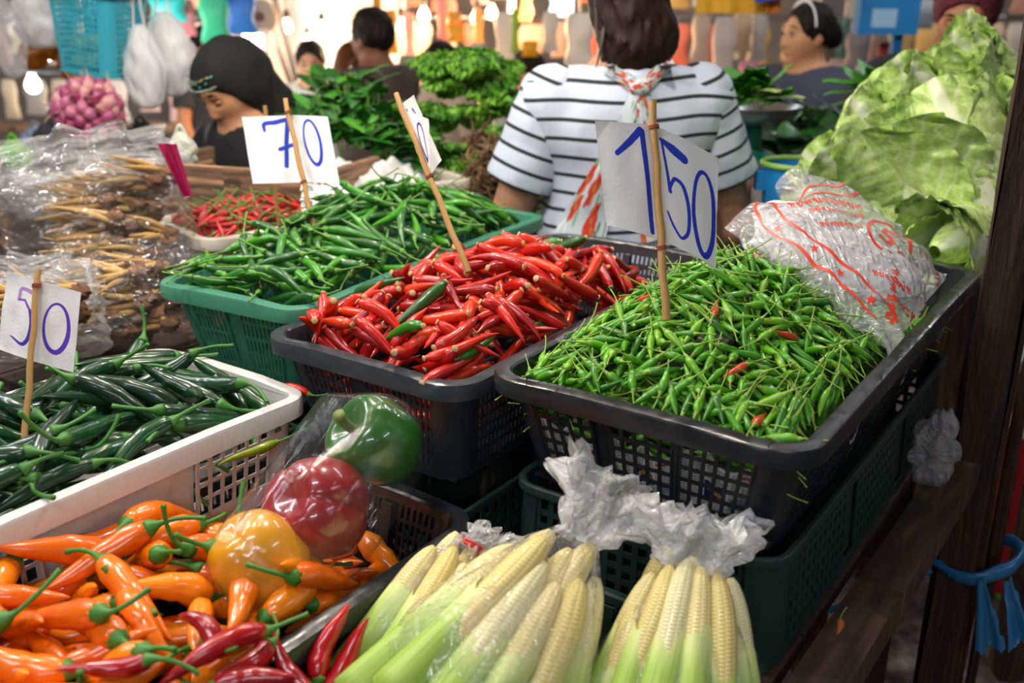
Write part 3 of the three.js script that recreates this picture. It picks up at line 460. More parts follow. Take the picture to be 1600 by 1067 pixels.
// ---------------------------------------------------------------- newspaper lining of the black basket
{
  const b = B.small, news = canvasTexture(1024, 256, (x, w, h) => {
    x.fillStyle = '#d9d5cc'; x.fillRect(0, 0, w, h); const r = rng(3);
    for (let c = 0; c < 9; c++) { const x0 = c * 114 + 4, kind = c % 3;
      if (kind === 1) { x.fillStyle = '#2b2a6e'; x.fillRect(x0, 90, 100, 62); x.fillStyle = '#d8b92c'; x.font = 'bold 30px sans-serif'; for (let i = 0; i < 5; i++) { x.beginPath(); x.lineWidth = 5; x.strokeStyle = '#d8b92c'; x.arc(x0 + 14 + i * 18, 116, 7, 0.6, 5.4); x.lineTo(x0 + 18 + i * 18, 128); x.stroke(); } }
      else if (kind === 2) { x.fillStyle = '#a03a4c'; x.fillRect(x0, 30, 80, 10); x.fillStyle = '#7d8fa8'; x.fillRect(x0 + 6, 120, 70, 50); }
      x.fillStyle = '#55545a'; for (let y = 14; y < h; y += 9) { if (kind === 1 && y > 82 && y < 158) continue; let q = x0; while (q < x0 + 100) { const l = 5 + r() * 14; x.fillRect(q, y, l, 3.2); q += l + 4; } } } });
  const m = mk(0xffffff, 0.9, { map: news });
  const t = thing('newspaper_lining', 'printed newspaper sheets lining the basket of small green chillies', 'newspaper', b.at, b.turn);
  for (const [k, rep] of [[0, 0], [2, 0.45], [6, 0.3]]) { const g = sheet((u, v) => { const top = 0.6 + 0.12 * noise3(u * 5, k, 1) + 0.05 * noise3(u * 14, k, 4), q = b.P(k, lerp(0.0, 1, u), lerp(0.04, Math.max(0.3, top), v), -0.009 - 0.004 * noise3(u * 8, v * 3, k)); return q; }, 40, 8, 0.0006); part('sheet', g, m, t); }
}

// ---------------------------------------------------------------- price cards
function priceCard(label, o) {
  const base = o.stick[1], top = o.stick[0], t = thing('price_card', label, 'price card', base.clone());
  const L = p => p.clone().sub(base), toCam = EYE.clone().sub(base).normalize();
  const dir = top.clone().sub(base);
  const n = 10, sp = []; for (let i = 0; i <= n; i++) sp.push(dir.clone().multiplyScalar(i / n).addScaledVector(V(1, 0, 0), 0.0012 * Math.sin(i * 2)));
  part('stick', tube(sp, f => o.r * (1 - 0.15 * f), 8), M.stick, t);
  for (const f of o.bands || []) { const c = dir.clone().multiplyScalar(f), q = quatTo(dir), pts = []; for (let i = 0; i <= 30; i++) { const a = i / 30 * 6.283 * 3; pts.push(V(Math.cos(a) * o.r * 1.15, (i / 30 - 0.5) * 0.005 + 0.001 * Math.sin(a * 2), Math.sin(a) * o.r * 1.15).applyQuaternion(q).add(c)); } part('rubber_band', tube(pts, 0.0008, 5), M.band, t); }
  const mat = mk(0xffffff, 0.75, { map: o.tex, bumpMap: grainTex, bumpScale: 0.0003 });
  for (const lf of o.leaves) { // each leaf: corners top-left, top-right, bottom-right, bottom-left, and its share of the card's width
    const [A, Bq, C, D] = lf.c.map(L), nn = Bq.clone().sub(A).cross(D.clone().sub(A)).normalize(); if (nn.dot(toCam) < 0) nn.negate();
    const g = sheet((u, v) => { const p = A.clone().lerp(Bq, u).lerp(D.clone().lerp(C, u), 1 - v); let cx = 0; if (lf.clip) { const [du, dv] = [Math.min(u, 1 - u), Math.min(v, 1 - v)]; } return p.addScaledVector(nn, (lf.bow || 0) * Math.sin(Math.PI * u) + (lf.off || 0) + 0.0015 * noise3(u * 2, v * 2, A.x * 9)); }, 14, 10, 0.0007);
    const uv = g.attributes.uv; for (let i = 0; i < uv.count; i++) uv.setX(i, lerp(lf.u[0], lf.u[1], uv.getX(i))); part(lf.name || 'card', g, mat, t);
  }
  return t;
}
// hand-painted strokes: [x, y, width] points in shares of the card
function pen(x, w, h, color, pts) { if (pts.length > 3) pts = new THREE.CatmullRomCurve3(pts.map(p => V(...p))).getPoints(pts.length * 8).map(p => [p.x, p.y, p.z]); const c = []; for (let i = 0; i < pts.length - 1; i++) { const a = pts[i], b = pts[i + 1], n = 26; for (let k = 0; k <= n; k++) { const t = k / n; c.push([lerp(a[0], b[0], t) * w, lerp(a[1], b[1], t) * h, lerp(a[2], b[2], t) * w * 1.35]); } } x.fillStyle = color; for (const [px, py, r] of c) { x.beginPath(); x.arc(px, py, r / 2, 0, 7); x.fill(); } }
function oval(cx, cy, rx, ry, w0, w1, a0 = -1.6, turn = 6.3) { const p = []; for (let i = 0; i <= 28; i++) { const a = a0 + turn * i / 28; p.push([cx + rx * Math.cos(a), cy + ry * Math.sin(a), lerp(w0, w1, 0.5 + 0.5 * Math.sin(a * 1 + 0.6))]); } return p; }
const speck = (x, w, h, base) => { x.fillStyle = base; x.fillRect(0, 0, w, h); const r = rng(w + h); for (let i = 0; i < 60; i++) { x.fillStyle = `rgba(120,110,100,${0.04 + 0.1 * r()})`; x.beginPath(); x.arc(r() * w, r() * h, 0.5 + 1.5 * r(), 0, 7); x.fill(); } };
const INK = '#1b35b8', VIO = '#4a2fa8';
{
  const tex = canvasTexture(768, 640, (x, w, h) => { speck(x, w, h, '#e9e8e6'); x.fillStyle = '#cfcdc8'; x.beginPath(); x.moveTo(0, 0); x.lineTo(90, 0); x.lineTo(0, 110); x.fill(); x.beginPath(); x.moveTo(w, 0); x.lineTo(w - 26, 0); x.lineTo(w, 40); x.fill();
    pen(x, w, h, INK, [[0.15, 0.29, 0.03], [0.27, 0.17, 0.04], [0.365, 0.06, 0.042]]); pen(x, w, h, INK, [[0.385, 0.07, 0.036], [0.4, 0.5, 0.034], [0.405, 0.95, 0.03]]);
    pen(x, w, h, INK, [[0.54, 0.1, 0.02], [0.62, 0.14, 0.05], [0.705, 0.185, 0.05]]); pen(x, w, h, INK, [[0.545, 0.1, 0.014], [0.57, 0.35, 0.016], [0.585, 0.53, 0.022]]);
    pen(x, w, h, INK, [[0.585, 0.5, 0.014], [0.63, 0.4, 0.02], [0.68, 0.42, 0.022], [0.725, 0.55, 0.022], [0.735, 0.7, 0.022], [0.71, 0.85, 0.02], [0.66, 0.9, 0.016], [0.6, 0.83, 0.014], [0.555, 0.72, 0.01]]);
    pen(x, w, h, INK, oval(0.872, 0.58, 0.098, 0.37, 0.02, 0.034, -1.9, 6.6)); });
  const d = 1.2; priceCard('bent white card reading 150 on a stick in the small green chillies', { tex, r: 0.0052, stick: [spot(1019, 157, 1.2), spot(1041, 500, 1.19)], bands: [0.88, 0.33],
    leaves: [{ c: [spot(930, 189, 1.19), spot(1022, 196, 1.207), spot(1036, 376, 1.207), spot(948, 352, 1.19)], u: [0, 0.5], bow: 0.004 }, { name: 'card_half', c: [spot(1022, 196, 1.207), spot(1122, 247, 1.235), spot(1119, 420, 1.235), spot(1036, 376, 1.207)], u: [0.5, 1], bow: 0.006 }] });
}
{
  const tex = canvasTexture(640, 460, (x, w, h) => { speck(x, w, h, '#e6e9ee'); pen(x, w, h, INK, [[0.21, 0.22, 0.02], [0.22, 0.12, 0.03], [0.33, 0.1, 0.035], [0.475, 0.06, 0.03]]); pen(x, w, h, INK, [[0.475, 0.06, 0.035], [0.41, 0.4, 0.032], [0.36, 0.75, 0.032]]); pen(x, w, h, INK, [[0.33, 0.5, 0.03], [0.47, 0.44, 0.03]]);
    pen(x, w, h, INK, oval(0.735, 0.4, 0.105, 0.33, 0.018, 0.032, -2, 6.6)); });
  priceCard('white card reading 70 on a stick in the long green chillies', { tex, r: 0.0052, stick: [spot(445, 154, 1.8), spot(494, 372, 1.78)], bands: [0.9, 0.4],
    leaves: [{ c: [spot(378, 183, 1.81), spot(452, 180, 1.808), spot(476, 285, 1.808), spot(395, 287, 1.81)], u: [0, 0.5] }, { name: 'card_half', c: [spot(452, 180, 1.808), spot(512, 182, 1.81), spot(531, 287, 1.81), spot(476, 285, 1.808)], u: [0.5, 1], bow: 0.003 }] });
  const st = thing('loose_stick', 'short pale stick standing behind the card reading 70', 'stick', spot(418, 186, 1.9)); part('stick', tube([V(0.01, -0.3, 0), V(0, -0.06, 0), V(-0.003, 0.026, 0)], 0.004, 7), M.stick, st);
}
{
  const tex = canvasTexture(512, 512, (x, w, h) => { speck(x, w, h, '#ebe9e8'); const g = [['#a56ac4', 0], [VIO, 1]];
    pen(x, w, h, '#b58ac8', [[0.2, 0.3, 0.03], [0.22, 0.16, 0.03], [0.36, 0.17, 0.04], [0.42, 0.18, 0.045]]); pen(x, w, h, '#8a52c0', [[0.2, 0.3, 0.02], [0.28, 0.29, 0.022], [0.36, 0.4, 0.026]]); pen(x, w, h, VIO, [[0.36, 0.4, 0.026], [0.385, 0.58, 0.028], [0.36, 0.76, 0.032], [0.29, 0.84, 0.03], [0.15, 0.78, 0.01]]);
    pen(x, w, h, '#5a34b4', oval(0.72, 0.52, 0.165, 0.3, 0.02, 0.045, -1.9, 6.5)); });
  priceCard('white card reading 50 in violet ink on a stick', { tex, r: 0.0042, stick: [spot(59, 421, 1.2), spot(35, 735, 1.17)], bands: [0.92],
    leaves: [{ c: [spot(11, 424, 1.215), spot(59, 438, 1.207), spot(47, 563, 1.207), spot(-4, 545, 1.215)], u: [0, 0.42] }, { name: 'card_half', c: [spot(59, 438, 1.207), spot(127, 457, 1.21), spot(114, 582, 1.21), spot(47, 563, 1.207)], u: [0.42, 1] }] });
}
{
  const tex = canvasTexture(512, 512, (x, w, h) => { speck(x, w, h, '#eae9ea'); pen(x, w, h, VIO, [[0.12, 0.12, 0.05], [0.08, 0.3, 0.05], [0.1, 0.5, 0.04]]); pen(x, w, h, VIO, oval(0.52, 0.45, 0.14, 0.3, 0.03, 0.06, -1.8, 6.4)); });
  priceCard('curled white card seen edge-on, on a stick in the red chillies', { tex, r: 0.005, stick: [spot(618, 146, 1.5), spot(732, 425, 1.42)], bands: [0.52],
    leaves: [{ c: [spot(626, 170, 1.5), spot(669, 186, 1.46), spot(673, 268, 1.45), spot(668, 282, 1.47)], u: [0, 1], bow: -0.004 }, { name: 'card_half', c: [spot(629, 161, 1.505), spot(647, 148, 1.56), spot(689, 251, 1.54), spot(672, 274, 1.48)], u: [0, 1] }] });
}

// ---------------------------------------------------------------- bell peppers in stretch film
function pepperGeo(R, H, seed, pinch = 0.16) {
  return sheet((u, v) => {
    const a = u * Math.PI * 2, ph = v * Math.PI, c = Math.cos(ph), s = Math.sin(ph), k = Math.pow(Math.abs(s), 0.62), lobe = Math.pow(Math.abs(Math.cos(a * 1.5 + seed)), 0.55);
    const taper = 1 - 0.16 * v, r = R * k * taper * (1 - pinch * (1 - lobe)) * (1 + 0.03 * noise3(Math.cos(a) * 1.3 + seed, Math.sin(a) * 1.3, v * 2));
    let y = H / 2 * Math.sign(c) * Math.pow(Math.abs(c), 0.8); const dim = Math.exp(-Math.pow(k / 0.42, 2)); y -= Math.sign(c) * dim * H * (c > 0 ? 0.17 : 0.11); if (c < 0) y -= H * 0.05 * lobe * k * (1 - k) * 3;
    return V(Math.cos(a) * r, y, Math.sin(a) * r);
  }, 56, 34);
}
const sweet = c => mk(c, 0.3, { clearcoat: 1, clearcoatRoughness: 0.08, bumpMap: grainTex, bumpScale: 0.00015 });
const pepperSpots = [
  ['green', 0x1a5a0e, [586, 690, 1.2], 0.059, 0.108, V(-0.55, 0.55, 0.35), 'glossy green bell pepper with its stalk, in the film pack', 1.2, 0.11],
  ['red', 0x8e0f18, [496, 792, 1.14], 0.066, 0.112, V(0.35, -0.55, -0.6), 'deep red bell pepper between the green and the yellow one', 0.4, 0.2],
  ['yellow', 0xd9950a, [404, 872, 1.085], 0.057, 0.1, V(0.4, -0.6, -0.1), 'yellow bell pepper at the end of the film pack', 2.2, 0.1],
];
const hullPts = [];
for (const [name, col, sp, R, H, ax, label, seed, pinch] of pepperSpots) {
  const t = thing(name + '_bell_pepper', label, 'bell pepper', spot(...sp)); t.quaternion.copy(quatTo(ax));
  part('fruit', pepperGeo(R, H, seed, pinch), sweet(col), t);
  part('stalk', tube(curve([V(0, H * 0.28, 0), V(0, H * 0.36, 0), V(0.004, H * 0.5, 0.002), V(0.012, H * 0.66, 0.004)], 10), f => f < 0.15 ? 0.016 : f < 0.3 ? 0.01 : f > 0.9 ? 0.0078 : 0.0062, 10), mk(0x6d7d38, 0.6), t);
  t.updateMatrixWorld(true);
  for (let i = 0; i < 26; i++) for (let j = 1; j < 14; j++) { const a = i / 26 * 6.283, ph = j / 14 * Math.PI; hullPts.push(V(Math.cos(a) * Math.sin(ph) * (R + 0.003), Math.cos(ph) * (H / 2 + 0.004), Math.sin(a) * Math.sin(ph) * (R + 0.003)).applyMatrix4(t.matrixWorld)); }
}
for (const q of [[507, 622, 1.215], [516, 618, 1.22], [664, 722, 1.215], [640, 770, 1.2], [560, 890, 1.13], [525, 915, 1.1]]) for (const d of [-0.004, 0.004]) { const p = spot(...q); hullPts.push(p.clone().add(V(d, d, 0)), p.clone().add(V(-d, d, d))); }
{
  let g = new ConvexGeometry(hullPts); g.deleteAttribute('normal'); g.deleteAttribute('uv'); g = mergeVertices(g, 1e-4); g.computeVertexNormals();
  g.setAttribute('uv', new THREE.Float32BufferAttribute(new Float32Array(g.attributes.position.count * 2), 2));
  const uv = g.attributes.uv, p = g.attributes.position; for (let i = 0; i < uv.count; i++) uv.setXY(i, (p.getX(i) - p.getY(i)) * 9, (p.getX(i) + p.getY(i) + p.getZ(i)) * 1.2);
  const streak = noiseTexture(256, 64, (u, v) => { const n = 0.5 + 0.5 * loopNoise(u, v * 0.2, 60, 3); return [n * n]; });
  single('stretch_film_pack', g, mk(0xffffff, 0.07, { transmission: 0.992, thickness: 0, ior: 1.42, bumpMap: streak, bumpScale: 0.0004 }), 'clear stretch film wrapped round three bell peppers', 'plastic wrap');
}

// ---------------------------------------------------------------- clear bags
// a bag stands on `base`, is gathered at `neck` and opens again above it; r(t) gives its half width
function bagGeo(o) {
  const { base, neck, r, frill, frillTo, seed = 1, flat = 0.8, wr = 0.03 } = o, ax = neck.clone().sub(base), n = ax.clone().normalize(), toEye = EYE.clone().sub(base).normalize(), side = n.clone().cross(toEye).normalize(), fwd = side.clone().cross(n).normalize();
  const nu = o.nu || 72, nv = o.nv || 56, end = frillTo ? frillTo.clone().sub(neck) : null;
  return sheet((u, v) => {
    const a = u * Math.PI * 2, body = frill ? 0.72 : 1, t = Math.min(1, v / body); let c, rad, rip;
    if (v <= body) { c = base.clone().addScaledVector(ax, t); const open = t < 0.12 ? Math.sqrt(1 - (1 - t / 0.12) ** 2) : 1; rad = r(t) * open; const near = Math.pow(t, 3); rip = 1 + wr * noise3(Math.cos(a) * 2 + seed, Math.sin(a) * 2, t * 4) + wr * 0.7 * noise3(Math.cos(a) * 5, Math.sin(a) * 5 + seed, t * 9) + near * 0.22 * Math.sin(a * 11 + 3 * noise3(Math.cos(a), Math.sin(a), seed)); }
    else { const f = (v - body) / (1 - body); c = neck.clone().addScaledVector(end, f); rad = lerp(r(1), frill, Math.pow(f, 0.7)); rip = 1 + (0.25 + 0.35 * f) * noise3(Math.cos(a) * 1.8 + seed, Math.sin(a) * 1.8, f * 2) + 0.2 * noise3(Math.cos(a) * 4, Math.sin(a) * 4, f * 2.5 + seed) + 0.05 * noise3(Math.cos(a) * 9, Math.sin(a) * 9, f * 8); c.addScaledVector(n, 0.016 * f * noise3(Math.cos(a) * 3, Math.sin(a) * 3, seed + 4)); }
    return c.addScaledVector(side, Math.cos(a) * rad * rip).addScaledVector(fwd, Math.sin(a) * rad * rip * flat);
  }, nu, nv);
}
// the part above the neck, cut from the same sheet
function splitBag(g, o) { const nu = o.nu || 72, nv = o.nv || 56, row = Math.round(nv * 0.7), idx = Array.from(g.index.array), cutAt = row * nu * 6, a = g.clone(), b = g.clone(); a.setIndex(idx.slice(0, cutAt)); b.setIndex(idx.slice(cutAt)); for (const q of [a, b]) { const uv = q.attributes.uv; for (let i = 0; i < uv.count; i++) uv.setXY(i, uv.getX(i) * 3, uv.getY(i) * 2); } return [a, b]; }
const kernelTex = noiseTexture(192, 256, (u, v) => { const a = (u * 12) % 1, b = (v * 30 + (Math.floor(u * 12) % 2) * 0.5) % 1; return [Math.pow(Math.max(0, Math.sin(a * Math.PI) * Math.sin(b * Math.PI)), 0.6)]; });
const cobMats = [0xe2d290, 0xdcc87e, 0xe6dba6].map(c => mk(c, 0.45, { bumpMap: kernelTex, bumpScale: 0.0009, clearcoat: 0.25 }));
const huskTex = noiseTexture(128, 128, (u, v) => { const n = 0.5 + 0.5 * noise3(u * 40, v * 1.5, 2); const m = sstep(0.55, 1, v); return [lerp(0.55, 0.78, m) + 0.12 * n, lerp(0.68, 0.82, m) + 0.1 * n, lerp(0.25, 0.52, m) + 0.1 * n]; }, true);
const huskMat = mk(0xffffff, 0.5, { map: huskTex });
const rc = rng(77);
const cobShapes = Array.from({ length: 5 }, (_, i) => { const L = 0.12, bend = (rc() - 0.5) * 0.014; const pts = []; for (let k = 0; k <= 16; k++) { const t = k / 16; pts.push(V(bend * Math.sin(t * 3), t * L, 0)); } return tube(pts, t => 0.0155 * (t < 0.5 ? 1 : Math.sqrt(Math.max(0.03, 1 - ((t - 0.5) / 0.52) ** 2.2))), 14); });
const huskShapes = Array.from({ length: 4 }, (_, i) => { const s = rc() * 30; return sheet((u, v) => { const a = u * 6.6, r = (0.0155 + 0.0035 * (1 - v)) * (1 + 0.05 * Math.sin(a * 3 + s)) + (u > 0.94 ? 0.0012 : 0), top = 0.05 + 0.012 * Math.sin(a + s) + 0.006 * noise3(a * 2, s, 0); return V(Math.cos(a) * r * (v < 0.08 ? v / 0.08 : 1), -0.075 + v * (0.075 + top), Math.sin(a) * r * (v < 0.08 ? v / 0.08 : 1)); }, 22, 10, 0.0008); });
function cornBag(o) {
  const ax = o.neck.clone().sub(o.base), n = ax.clone().normalize(), toEye = EYE.clone().sub(o.base).normalize(), side = n.clone().cross(toEye).normalize(), fwd = side.clone().cross(n).normalize();
  o.ears.forEach(([sx, fz, up, tx], i) => { // across, toward the customer, along the axis, and where its tip leans
    const p = o.base.clone().addScaledVector(side, sx).addScaledVector(fwd, fz).addScaledVector(n, up + 0.042), tip = o.neck.clone().addScaledVector(side, (tx ?? sx * 0.25)).addScaledVector(fwd, fz * 0.25).addScaledVector(n, 0.03);
    const t = thing('baby_corn', o.earLabel, 'baby corn', p, 0, o.group); t.quaternion.copy(quatTo(tip.sub(p))).multiply(new THREE.Quaternion().setFromAxisAngle(V(0, 1, 0), i * 2.1)); t.scale.setScalar(o.s || 1);
    part('cob', cobShapes[i % 5], cobMats[i % 3], t); part('husk', huskShapes[i % 4], huskMat, t);
  });
  const b = thing('clear_bag', o.label, 'plastic bag', V(0, 0, 0)); const [lower, upper] = splitBag(bagGeo(o), o); part('film', lower, M.filmBag, b); part('gathered_top', upper, M.filmTop, b);
  if (o.twist) part('tie', tube(Array.from({ length: 26 }, (_, i) => { const a = i / 25 * 6.283 * 2; return o.neck.clone().addScaledVector(side, Math.cos(a) * 0.013).addScaledVector(fwd, Math.sin(a) * 0.013).addScaledVector(n, -0.004 + 0.008 * i / 25); }), 0.0022, 6), o.twist, b);
}
cornBag({ base: spot(704, 1140, 0.985), neck: spot(906, 838, 1.065), frillTo: spot(955, 752, 1.1), frill: 0.062, seed: 3, s: 1.24, flat: 0.75,
  r: t => lerp(0.105, 0.02, Math.pow(t, 1.9)) * (1 + 0.12 * Math.sin(t * 3)), group: 'baby corn in the largest bag', earLabel: 'pale yellow baby corn in cut green husk, in the largest bag', label: 'clear bag with the longest baby corn, gathered at a frilly top',
  ears: [[-0.085, 0.01, 0.0, -0.035], [-0.055, 0.045, 0.025, -0.02], [-0.02, 0.055, 0.0, -0.012], [0.02, 0.055, -0.01, 0], [0.055, 0.035, 0.01, 0.01], [0.085, 0, 0.03, 0.02], [0.03, 0.01, 0.05, 0.015], [-0.05, -0.02, 0.04, -0.02], [0.03, -0.045, 0.02, 0.01], [-0.03, -0.06, 0.02, -0.01], [0.0, 0.02, 0.03, 0]] });
cornBag({ base: spot(1040, 1178, 1.0), neck: spot(1082, 898, 1.04), frillTo: spot(1092, 800, 1.06), frill: 0.058, seed: 9, s: 1.0, flat: 0.8,
  r: t => lerp(0.088, 0.026, Math.pow(t, 2.2)) * (1 + 0.1 * Math.sin(t * 3)), group: 'baby corn in the round bag', earLabel: 'pale baby corn standing upright in the round bag', label: 'round clear bag of upright baby corn with a crumpled knot on top', twist: mk(0xb8344a, 0.5),
  ears: [[-0.072, 0.01, 0.02, -0.03], [-0.045, 0.045, 0.03, -0.02], [-0.015, 0.055, 0.04, -0.005], [0.015, 0.055, 0.035, 0.006], [0.044, 0.042, 0.03, 0.02], [0.07, 0.01, 0.03, 0.032], [0.05, -0.03, 0.04, 0.02], [-0.05, -0.03, 0.05, -0.03], [0, -0.05, 0.04, 0], [0.0, 0.01, 0.04, 0], [-0.062, 0.03, -0.02, -0.05]] });
cornBag({ base: spot(598, 1105, 1.05), neck: spot(738, 852, 1.12), frillTo: spot(786, 842, 1.13), frill: 0.026, seed: 15, s: 0.95, flat: 0.75,
  r: t => lerp(0.07, 0.016, Math.pow(t, 2.2)) * (1 + 0.12 * Math.sin(t * 3)), group: 'baby corn in the bag with red band', earLabel: 'slim baby corn in the bag tied with a red band', label: 'small clear bag of baby corn tied with a red rubber band', twist: mk(0xc9261c, 0.4),
  ears: [[-0.05, 0.02, 0.02, -0.03], [-0.02, 0.04, 0.03, -0.015], [0.012, 0.045, 0.02, 0], [0.045, 0.03, 0.02, 0.012], [0.055, 0, 0.04, 0.02], [-0.03, -0.02, 0.05, -0.02], [0.02, -0.03, 0.05, 0], [0.0, 0.01, 0.03, 0]] });

// ---------------------------------------------------------------- printed bag in the black basket
{
  const c = [spot(1132, 356, 1.44), spot(1388, 556, 1.26), spot(1480, 428, 1.47), spot(1252, 246, 1.56)]; // left, bottom, right, top corners
  const nrm = c[1].clone().sub(c[0]).cross(c[3].clone().sub(c[0])).normalize(); if (nrm.dot(EYE.clone().sub(c[0])) < 0) nrm.negate();
  const surf = (sgn, lift = 0) => (u, v) => {
    const p = c[0].clone().lerp(c[1], u).lerp(c[3].clone().lerp(c[2], u), v), e = Math.pow(Math.sin(Math.PI * clamp(u, 0.001, 0.999)) * Math.sin(Math.PI * clamp(v, 0.001, 0.999)), 0.5);
    const fold = 0.005 * noise3(u * 2.2, v * 2.2, 1 + sgn) + 0.0014 * noise3(u * 7, v * 6, 5) + 0.0005 * noise3(u * 19 + v * 8, v * 14 - u * 9, 9), frayed = 0.008 * noise3(u * 6, v * 6, 30) * (1 - e);
    const notch = 0.075 * Math.exp(-(((u - 0.13) / 0.1) ** 2)) * sstep(0.75, 1, v) + 0.05 * Math.exp(-(((v - 0.5) / 0.12) ** 2)) * sstep(0.3, 0, u);
    return p.addScaledVector(nrm, sgn * 0.05 * e + fold * (0.4 + e) + lift).add(V(frayed + notch * 0.6, -notch * 0.9 + frayed, 0));
  };
  const t = thing('printed_bag', 'clear shop bag with red stars and a red 5 printed on it', 'plastic bag', V(0, 0, 0));
  part('film', sheet(surf(1), 60, 50), M.filmMilky, t); part('back_film', sheet(surf(-1), 30, 26), M.filmMilky, t);
  const print = canvasTexture(1024, 900, (x, w, h) => {
    x.clearRect(0, 0, w, h); const red = '#d23a20'; x.strokeStyle = x.fillStyle = red; x.lineJoin = 'round';
    const star = (cx, cy, r, q) => { x.beginPath(); for (let i = 0; i < 10; i++) { const a = q + i * Math.PI / 5, k = i % 2 ? r * 0.42 : r; x.lineTo(cx + Math.cos(a) * k, cy + Math.sin(a) * k); } x.fill(); };
    x.lineWidth = 17; x.beginPath(); x.moveTo(330, 6); x.lineTo(330, 180); x.lineTo(60, 500); x.quadraticCurveTo(20, 620, 70, 700); x.lineTo(170, 790); x.lineTo(900, 800); x.stroke();
    x.beginPath(); x.moveTo(420, 6); x.lineTo(420, 215); x.lineTo(160, 520); x.quadraticCurveTo(120, 610, 180, 660); x.lineTo(260, 690); x.lineTo(960, 700); x.lineTo(960, 760); x.stroke();
    for (const [cx, cy] of [[105, 590], [260, 745], [470, 745], [640, 750], [830, 752]]) star(cx, cy, 27, 0.3);
    x.lineWidth = 20; x.beginPath(); x.ellipse(720, 300, 120, 150, 0.2, 1.2, 5.9); x.stroke(); x.font = 'bold 190px sans-serif'; x.save(); x.translate(690, 390); x.rotate(-0.15); x.fillText('5', -20, -20); x.restore();
    star(800, 350, 16, 0); star(770, 400, 16, 0);
    x.lineWidth = 7; const r = rng(8); const glyphs = (x0, y0, n, s, a) => { x.save(); x.translate(x0, y0); x.rotate(a); for (let i = 0; i < n; i++) { const k = i * s * 0.86; x.lineWidth = s * 0.15; x.beginPath(); x.arc(k + s * 0.14, -s * 0.18 + (i % 3) * s * 0.1, s * 0.13, 0, 6.3); x.moveTo(k + s * 0.26, -s * 0.1); x.lineTo(k + s * 0.26, s * 0.35); if (i % 2) { x.lineTo(k + s * 0.55, s * 0.35); x.lineTo(k + s * 0.55, -s * 0.3); } else { x.quadraticCurveTo(k + s * 0.4, -s * 0.45, k + s * 0.56, -s * 0.2); x.lineTo(k + s * 0.56, s * 0.35); } if (i % 4 === 1) { x.moveTo(k + s * 0.2, -s * 0.5); x.quadraticCurveTo(k + s * 0.4, -s * 0.72, k + s * 0.6, -s * 0.5); } x.stroke(); } x.restore(); };
    glyphs(200, 590, 9, 62, -0.86); glyphs(330, 560, 10, 40, -0.86); x.font = '36px sans-serif'; x.save(); x.translate(300, 640); x.rotate(-0.86); x.fillText('5          2', 0, 0); x.restore(); glyphs(420, 600, 9, 34, -0.86); glyphs(840, 470, 6, 60, 1.2); glyphs(760, 620, 7, 40, -0.6); glyphs(900, 640, 6, 38, -0.6); glyphs(880, 120, 5, 44, 0.5);
  });
  part('print', sheet(surf(1, 0.0012), 60, 50), new THREE.MeshPhysicalMaterial({ color: 0xffffff, map: print, transparent: true, roughness: 0.4, side: THREE.DoubleSide }), t);
  // white bags folded up inside
  const mid = c[0].clone().add(c[1]).add(c[2]).add(c[3]).multiplyScalar(0.25), ex = c[2].clone().sub(c[0]).normalize(), ey = c[3].clone().sub(c[1]).normalize();
  [['stack of folded white plastic bags inside the printed bag', 0.0, -0.01, 0.13, 0.072, 1], ['crumpled white plastic bags behind the red print', -0.045, 0.03, 0.075, 0.075, 2]].forEach(([label, dx, dy, rx, ry, s]) => {
    const g = sheet((u, v) => { const a = u * 6.2832, ph = v * Math.PI, k = 1 + 0.07 * noise3(Math.cos(a) * 2, Math.sin(a) * 2 + s, ph * 2) + 0.03 * noise3(Math.cos(a) * 6, Math.sin(a) * 6, ph * 6 + s); return mid.clone().addScaledVector(ex, dx + Math.cos(a) * Math.sin(ph) * rx * k).addScaledVector(ey, dy + Math.sin(a) * Math.sin(ph) * ry * k).addScaledVector(nrm, -0.012 + Math.cos(ph) * 0.026 * k); }, 40, 24);
    single('white_plastic_bags', g, M.filmWhite, label, 'plastic bags');
  });
  // limp translucent bags tucked behind the heap and by the post
  const limp = (label, p, rx, ry, rz, s) => single('limp_plastic_bag', sheet((u, v) => { const a = u * 6.2832, ph = v * Math.PI, k = 1 + 0.35 * noise3(Math.cos(a) * 1.5 + s, Math.sin(a) * 1.5, ph) + 0.1 * noise3(Math.cos(a) * 3, Math.sin(a) * 3 + s, ph * 2); return p.clone().add(V(Math.cos(a) * Math.sin(ph) * rx * k, Math.cos(ph) * ry * k, Math.sin(a) * Math.sin(ph) * rz * k)); }, 40, 28), M.filmMilky, label, 'plastic bag');
  limp('limp greenish clear bag between the small green chillies and the printed bag', spot(1160, 432, 1.42), 0.05, 0.022, 0.05, 3);
  limp('crumpled translucent bag hanging on the plank by the timber post', spot(1462, 700, 1.53), 0.032, 0.055, 0.03, 7);
}

// ---------------------------------------------------------------- people
const skinTex = noiseTexture(128, 128, (u, v) => { const n = 0.94 + 0.06 * loopNoise(u, v, 20, 2); return [n, n, n]; });
const skin = c => mk(c, 0.55, { sheen: 0.2, bumpMap: grainTex, bumpScale: 0.0002 });
const MAT4 = (p, q) => new THREE.Matrix4().compose(p, q, V(1, 1, 1));
